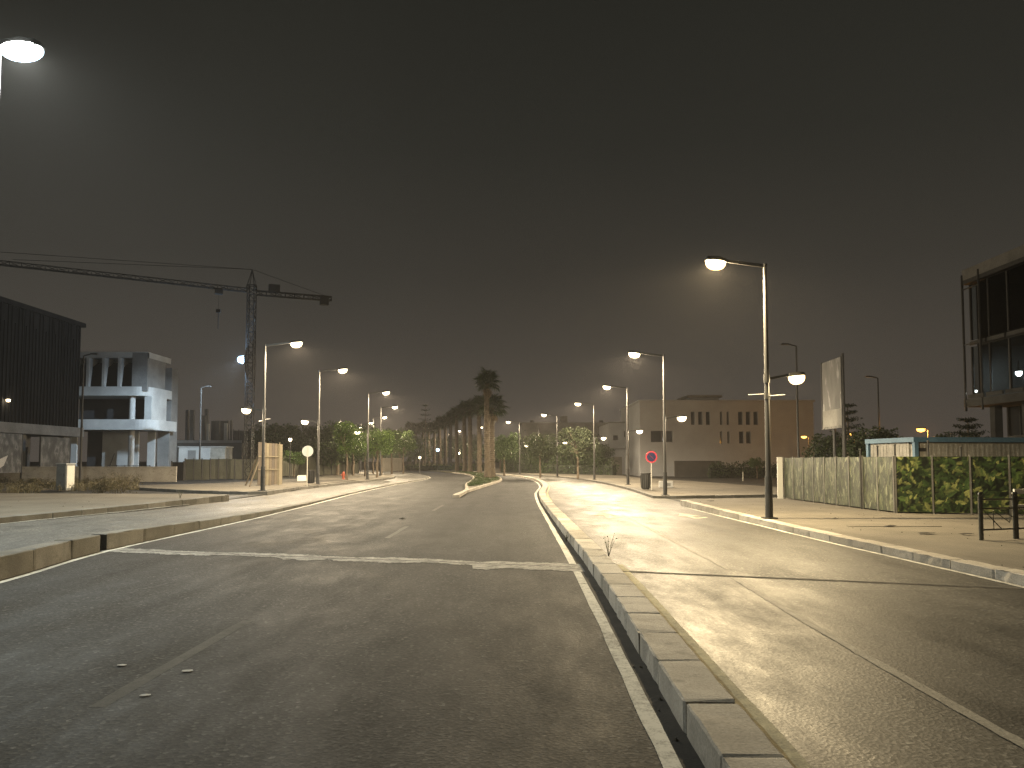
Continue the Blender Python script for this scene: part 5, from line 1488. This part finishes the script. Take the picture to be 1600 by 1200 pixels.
# --- Norfolk pines: whorls of flat branches
def norfolk(px, ptop, y, z, w, label, tiers=9, n=2200):
    p = AT(px, ptop, y); H = p.z - z
    root = empty('norfolk_pine', (p.x, y, z), 0, label, 'pine tree')
    MB().tube((0, 0, 0), (0, 0, H), .16, .03, 8).build('trunk', M_BARK, root)
    g = random.Random(int(px)); cl = []
    for t in range(tiers):
        zz = H * (.30 + .68 * t / (tiers - 1)); L = w * (1 - .86 * (t / (tiers - 1))) + .12
        for k in range(6):
            az = k * math.pi / 3 + t * .5
            for q in (.25, .5, .75, 1.0): cl.append((math.cos(az) * L * q, math.sin(az) * L * q, zz + .22 * L * q * q, .22, .22, .09))
    link('crown', leaf_mesh('crown', cl, n, .10, M_PINE, int(px), -.2, .3), root)
norfolk(1324, 632, 48, 0, 1.5, 'layered pine just right of the billboard', 9)
norfolk(1512, 655, 44, 0, 1.9, 'layered dark pine before the columns of the glass office block', 8)
norfolk(665, 632, 170, 0, 3.4, 'tall pointed pine rising over the far palms', 10, 2600)

# --- weeds, grass, bushes
def tufts(name, pts, h, n, m, seed, kind='stuff', lean=.35):
    g = random.Random(seed); b = MB()
    for x, y, z, hh in pts:
        for k in range(n):
            a = g.uniform(0, 6.28); r = g.uniform(0, .22); x0, y0 = x + r * math.cos(a), y + r * math.sin(a)
            hgt = hh * h * g.uniform(.5, 1.15); l = g.gauss(0, lean) * hgt; az = g.uniform(0, 6.28); w = .006 + .012 * g.random()
            dx, dy = math.cos(az), math.sin(az)
            b.add([(x0 - dy * w, y0 + dx * w, z), (x0 + dy * w, y0 - dx * w, z), (x0 + dx * l, y0 + dy * l, z + hgt)], [(0, 1, 2)])
            if g.random() < .6:
                t = g.uniform(.4, .9); s = .05
                b.add([(x0 + dx * l * t, y0 + dy * l * t, z + hgt * t), (x0 + dx * l * t + g.gauss(0, s), y0 + dy * l * t + g.gauss(0, s), z + hgt * t + s), (x0 + dx * l * t + g.gauss(0, s), y0 + dy * l * t + g.gauss(0, s), z + hgt * t + s * .3)], [(0, 1, 2)])
    return tag(b.build(name, m), kind=kind)
g = random.Random(4); pts = []
for i in range(420):
    px = g.uniform(-60, 215); py = g.uniform(747, 775)
    if py > 772 - max(0, (px - 30)) * .035: continue
    p = G(px, py, .36); pts.append((p.x, p.y, .36 if p.y > 33 else WALK_L - .02, g.uniform(.4, 1.0)))
tufts('dry_weeds', pts, .48, 26, M_WEED, 3)
for px, py, s_, lab in ((193, 768, 1.0, 'dry dark bush at the right end of the weeds'), (160, 768, .7, 'smaller dry bush left of the dark bush in the weeds'), (53, 760, .6, 'thin dry shrub left of the grey utility cabinet')):
    p = G(px, py, .42); r_ = empty('bush', (p.x, p.y, .40), 0, lab, 'bush')
    cl = [(g.uniform(-.5, .5) * s_, g.uniform(-.3, .3), g.uniform(.15, .6) * s_, .4 * s_, .4 * s_, .35 * s_) for _ in range(9)]
    link('foliage', leaf_mesh('foliage', cl, 1500, .05, M_WEED, int(px), -.8, .22), r_)
    b = MB()
    for k in range(14): b.tube((0, 0, -.03), (g.uniform(-.7, .7) * s_, g.uniform(-.4, .4) * s_, g.uniform(.4, 1.0) * s_), .012, .004, 4)
    b.build('stems', M_BARK, r_)['kind'] = 'stuff'
pts = []
for i in range(700):
    y = g.uniform(52, 120); a, c = x_at(MLc, y), x_at(MRc, y)
    if c - a > .6: pts.append((g.uniform(a + .25, c - .25), y, .15, g.uniform(.4, 1.0)))
tufts('median_grass', pts, .20, 9, M_LEAFD, 8)
def weed(x, y, z, h, label, seed):
    r_ = empty('weed', (x, y, z), 0, label, 'weed'); gg = random.Random(seed); b = MB(); lv = MB()
    for k in range(7):
        a = gg.uniform(0, 6.28); t = Vector((math.cos(a) * h * .3, math.sin(a) * h * .3, h * gg.uniform(.6, 1)))
        b.tube((0, 0, 0), t * .55 + Vector((0, 0, .04)), .004, .003, 5); b.tube(t * .55 + Vector((0, 0, .04)), t, .003, .0015, 4)
        for q in (.5, .75, 1.0):
            c = t * q; s = .012
            lv.add([c, c + Vector((gg.gauss(0, s), gg.gauss(0, s), s)), c + Vector((gg.gauss(0, s), gg.gauss(0, s), s * .5)) * 1.6, c + Vector((gg.gauss(0, s), gg.gauss(0, s), -s * .3))], [(0, 1, 2), (0, 2, 3)])
    b.build('stems', M_WEED, r_)['kind'] = 'stuff'; lv.build('foliage', M_LEAFD, r_)
weed(1.70, 13.65, .16, .42, 'thin weed growing from the gap in the median kerb', 3)
weed(1.22, 17.5, .0, .24, 'small weed at the road side foot of the median kerb', 5)
p = G(283, 784, .37); weed(p.x, p.y - .1, WALK_L, .4, 'low weed on the left kerb near its broken end', 7)

# --- litter and debris on the ground
M_PAPER = mat('paper_scrap', (.34, .34, .32), .8)
def scrap(px, py, z, s, label, m=M_PAPER, name='paper_scrap', cat='litter', h=.005):
    p = G(px, py, z); gg = random.Random(int(px * 3 + py)); b = MB(); n = 7
    ring = [(s * gg.uniform(.6, 1.1) * math.cos(6.283 * i / n), s * .6 * gg.uniform(.6, 1.1) * math.sin(6.283 * i / n), .003 + h * gg.random()) for i in range(n)]
    b.add(ring + [(0, 0, h * 1.4)], [(i, (i + 1) % n, n) for i in range(n)])
    o = b.build(name, m, None, (p.x, p.y, z + .004)); tag(o, label, cat)
scrap(293, 1049.5, 0, .075, 'largest pale paper scrap on the road beside the worn lane dash')
scrap(190, 1040.5, 0, .055, 'pale paper scrap left of the worn lane dash')
scrap(228, 1087.5, 0, .055, 'pale paper scrap just below the worn lane dash')
scrap(629, 812, 0, .13, 'dark lump on the road near the far lane dash', mat('dark_lump', (.03, .028, .025), .9), 'asphalt_lump', 'debris', .05)
for px, py, s_, lab in ((1391, 823, .16, 'dark clump of dead leaves in the middle of the right pavement'), (1448, 834.5, .2, 'long dark smear of soil on the right pavement'), (1510, 836, .16, 'dark soil patch just left of the guard rail'),
                        (1305, 811, .10, 'small dark stone on the pavement below the streaky hoarding'), (1110, 783, .25, 'rubble scrap on the corner of the side street right')):
    scrap(px, py, WALK_R, s_, lab, M_GUTTER, 'soil_patch', 'debris', .03)
g = random.Random(21); b = MB()
for i in range(150):
    t = g.random()
    if t < .45: x, y, z = g.uniform(7.1, 12), g.uniform(11, 30), WALK_R
    elif t < .6: y = g.uniform(4, 30); x = x_at(KRl, y) - g.uniform(.01, .12); z = .006
    elif t < .75: y = g.uniform(16, 31); x, z = -12.2 - g.random() * 5, WALK_L
    else: x, y, z = g.uniform(7.6, 14), g.uniform(39, 50), ISL_R
    s = g.uniform(.006, .02)
    b.add([(x - s, y, z - .003), (x, y - s * 1.4, z - .003), (x + s * 1.2, y, z - .003), (x, y + s, z - .003), (x, y, z + s)], [(0, 1, 4), (1, 2, 4), (2, 3, 4), (3, 0, 4)])
tag(b.build('grit', M_DIRT), kind='stuff')
MB().span((8.1, 18.55, WALK_R - .02), (10.3, 18.75, WALK_R + .006)).build('dark_pavement_strip', weathered('dark_pavement_strip', (.085, .075, .06), (.13, .115, .09), 2, .9, .2, 30))['kind'] = 'structure'  # thin flat strip, darker than the pavement around it
# ---------------------------------------------------------------- the misty night air
m = bpy.data.materials.new('night_haze'); m.use_nodes = True
m.node_tree.nodes.clear()
o_ = nd(m, 'ShaderNodeOutputMaterial'); pv = nd(m, 'ShaderNodeVolumePrincipled')
pv.inputs['Color'].default_value = (0.86, 0.82, 0.80, 1)
pv.inputs['Density'].default_value = HAZE_DENSITY
pv.inputs['Anisotropy'].default_value = 0.05
lk(m, pv.outputs[0], o_.inputs['Volume'])
if HAZE_DENSITY > 0:
    tag(MB().span((-170, -40, -1.2), (170, 260, 24)).build('haze', m), kind='stuff')
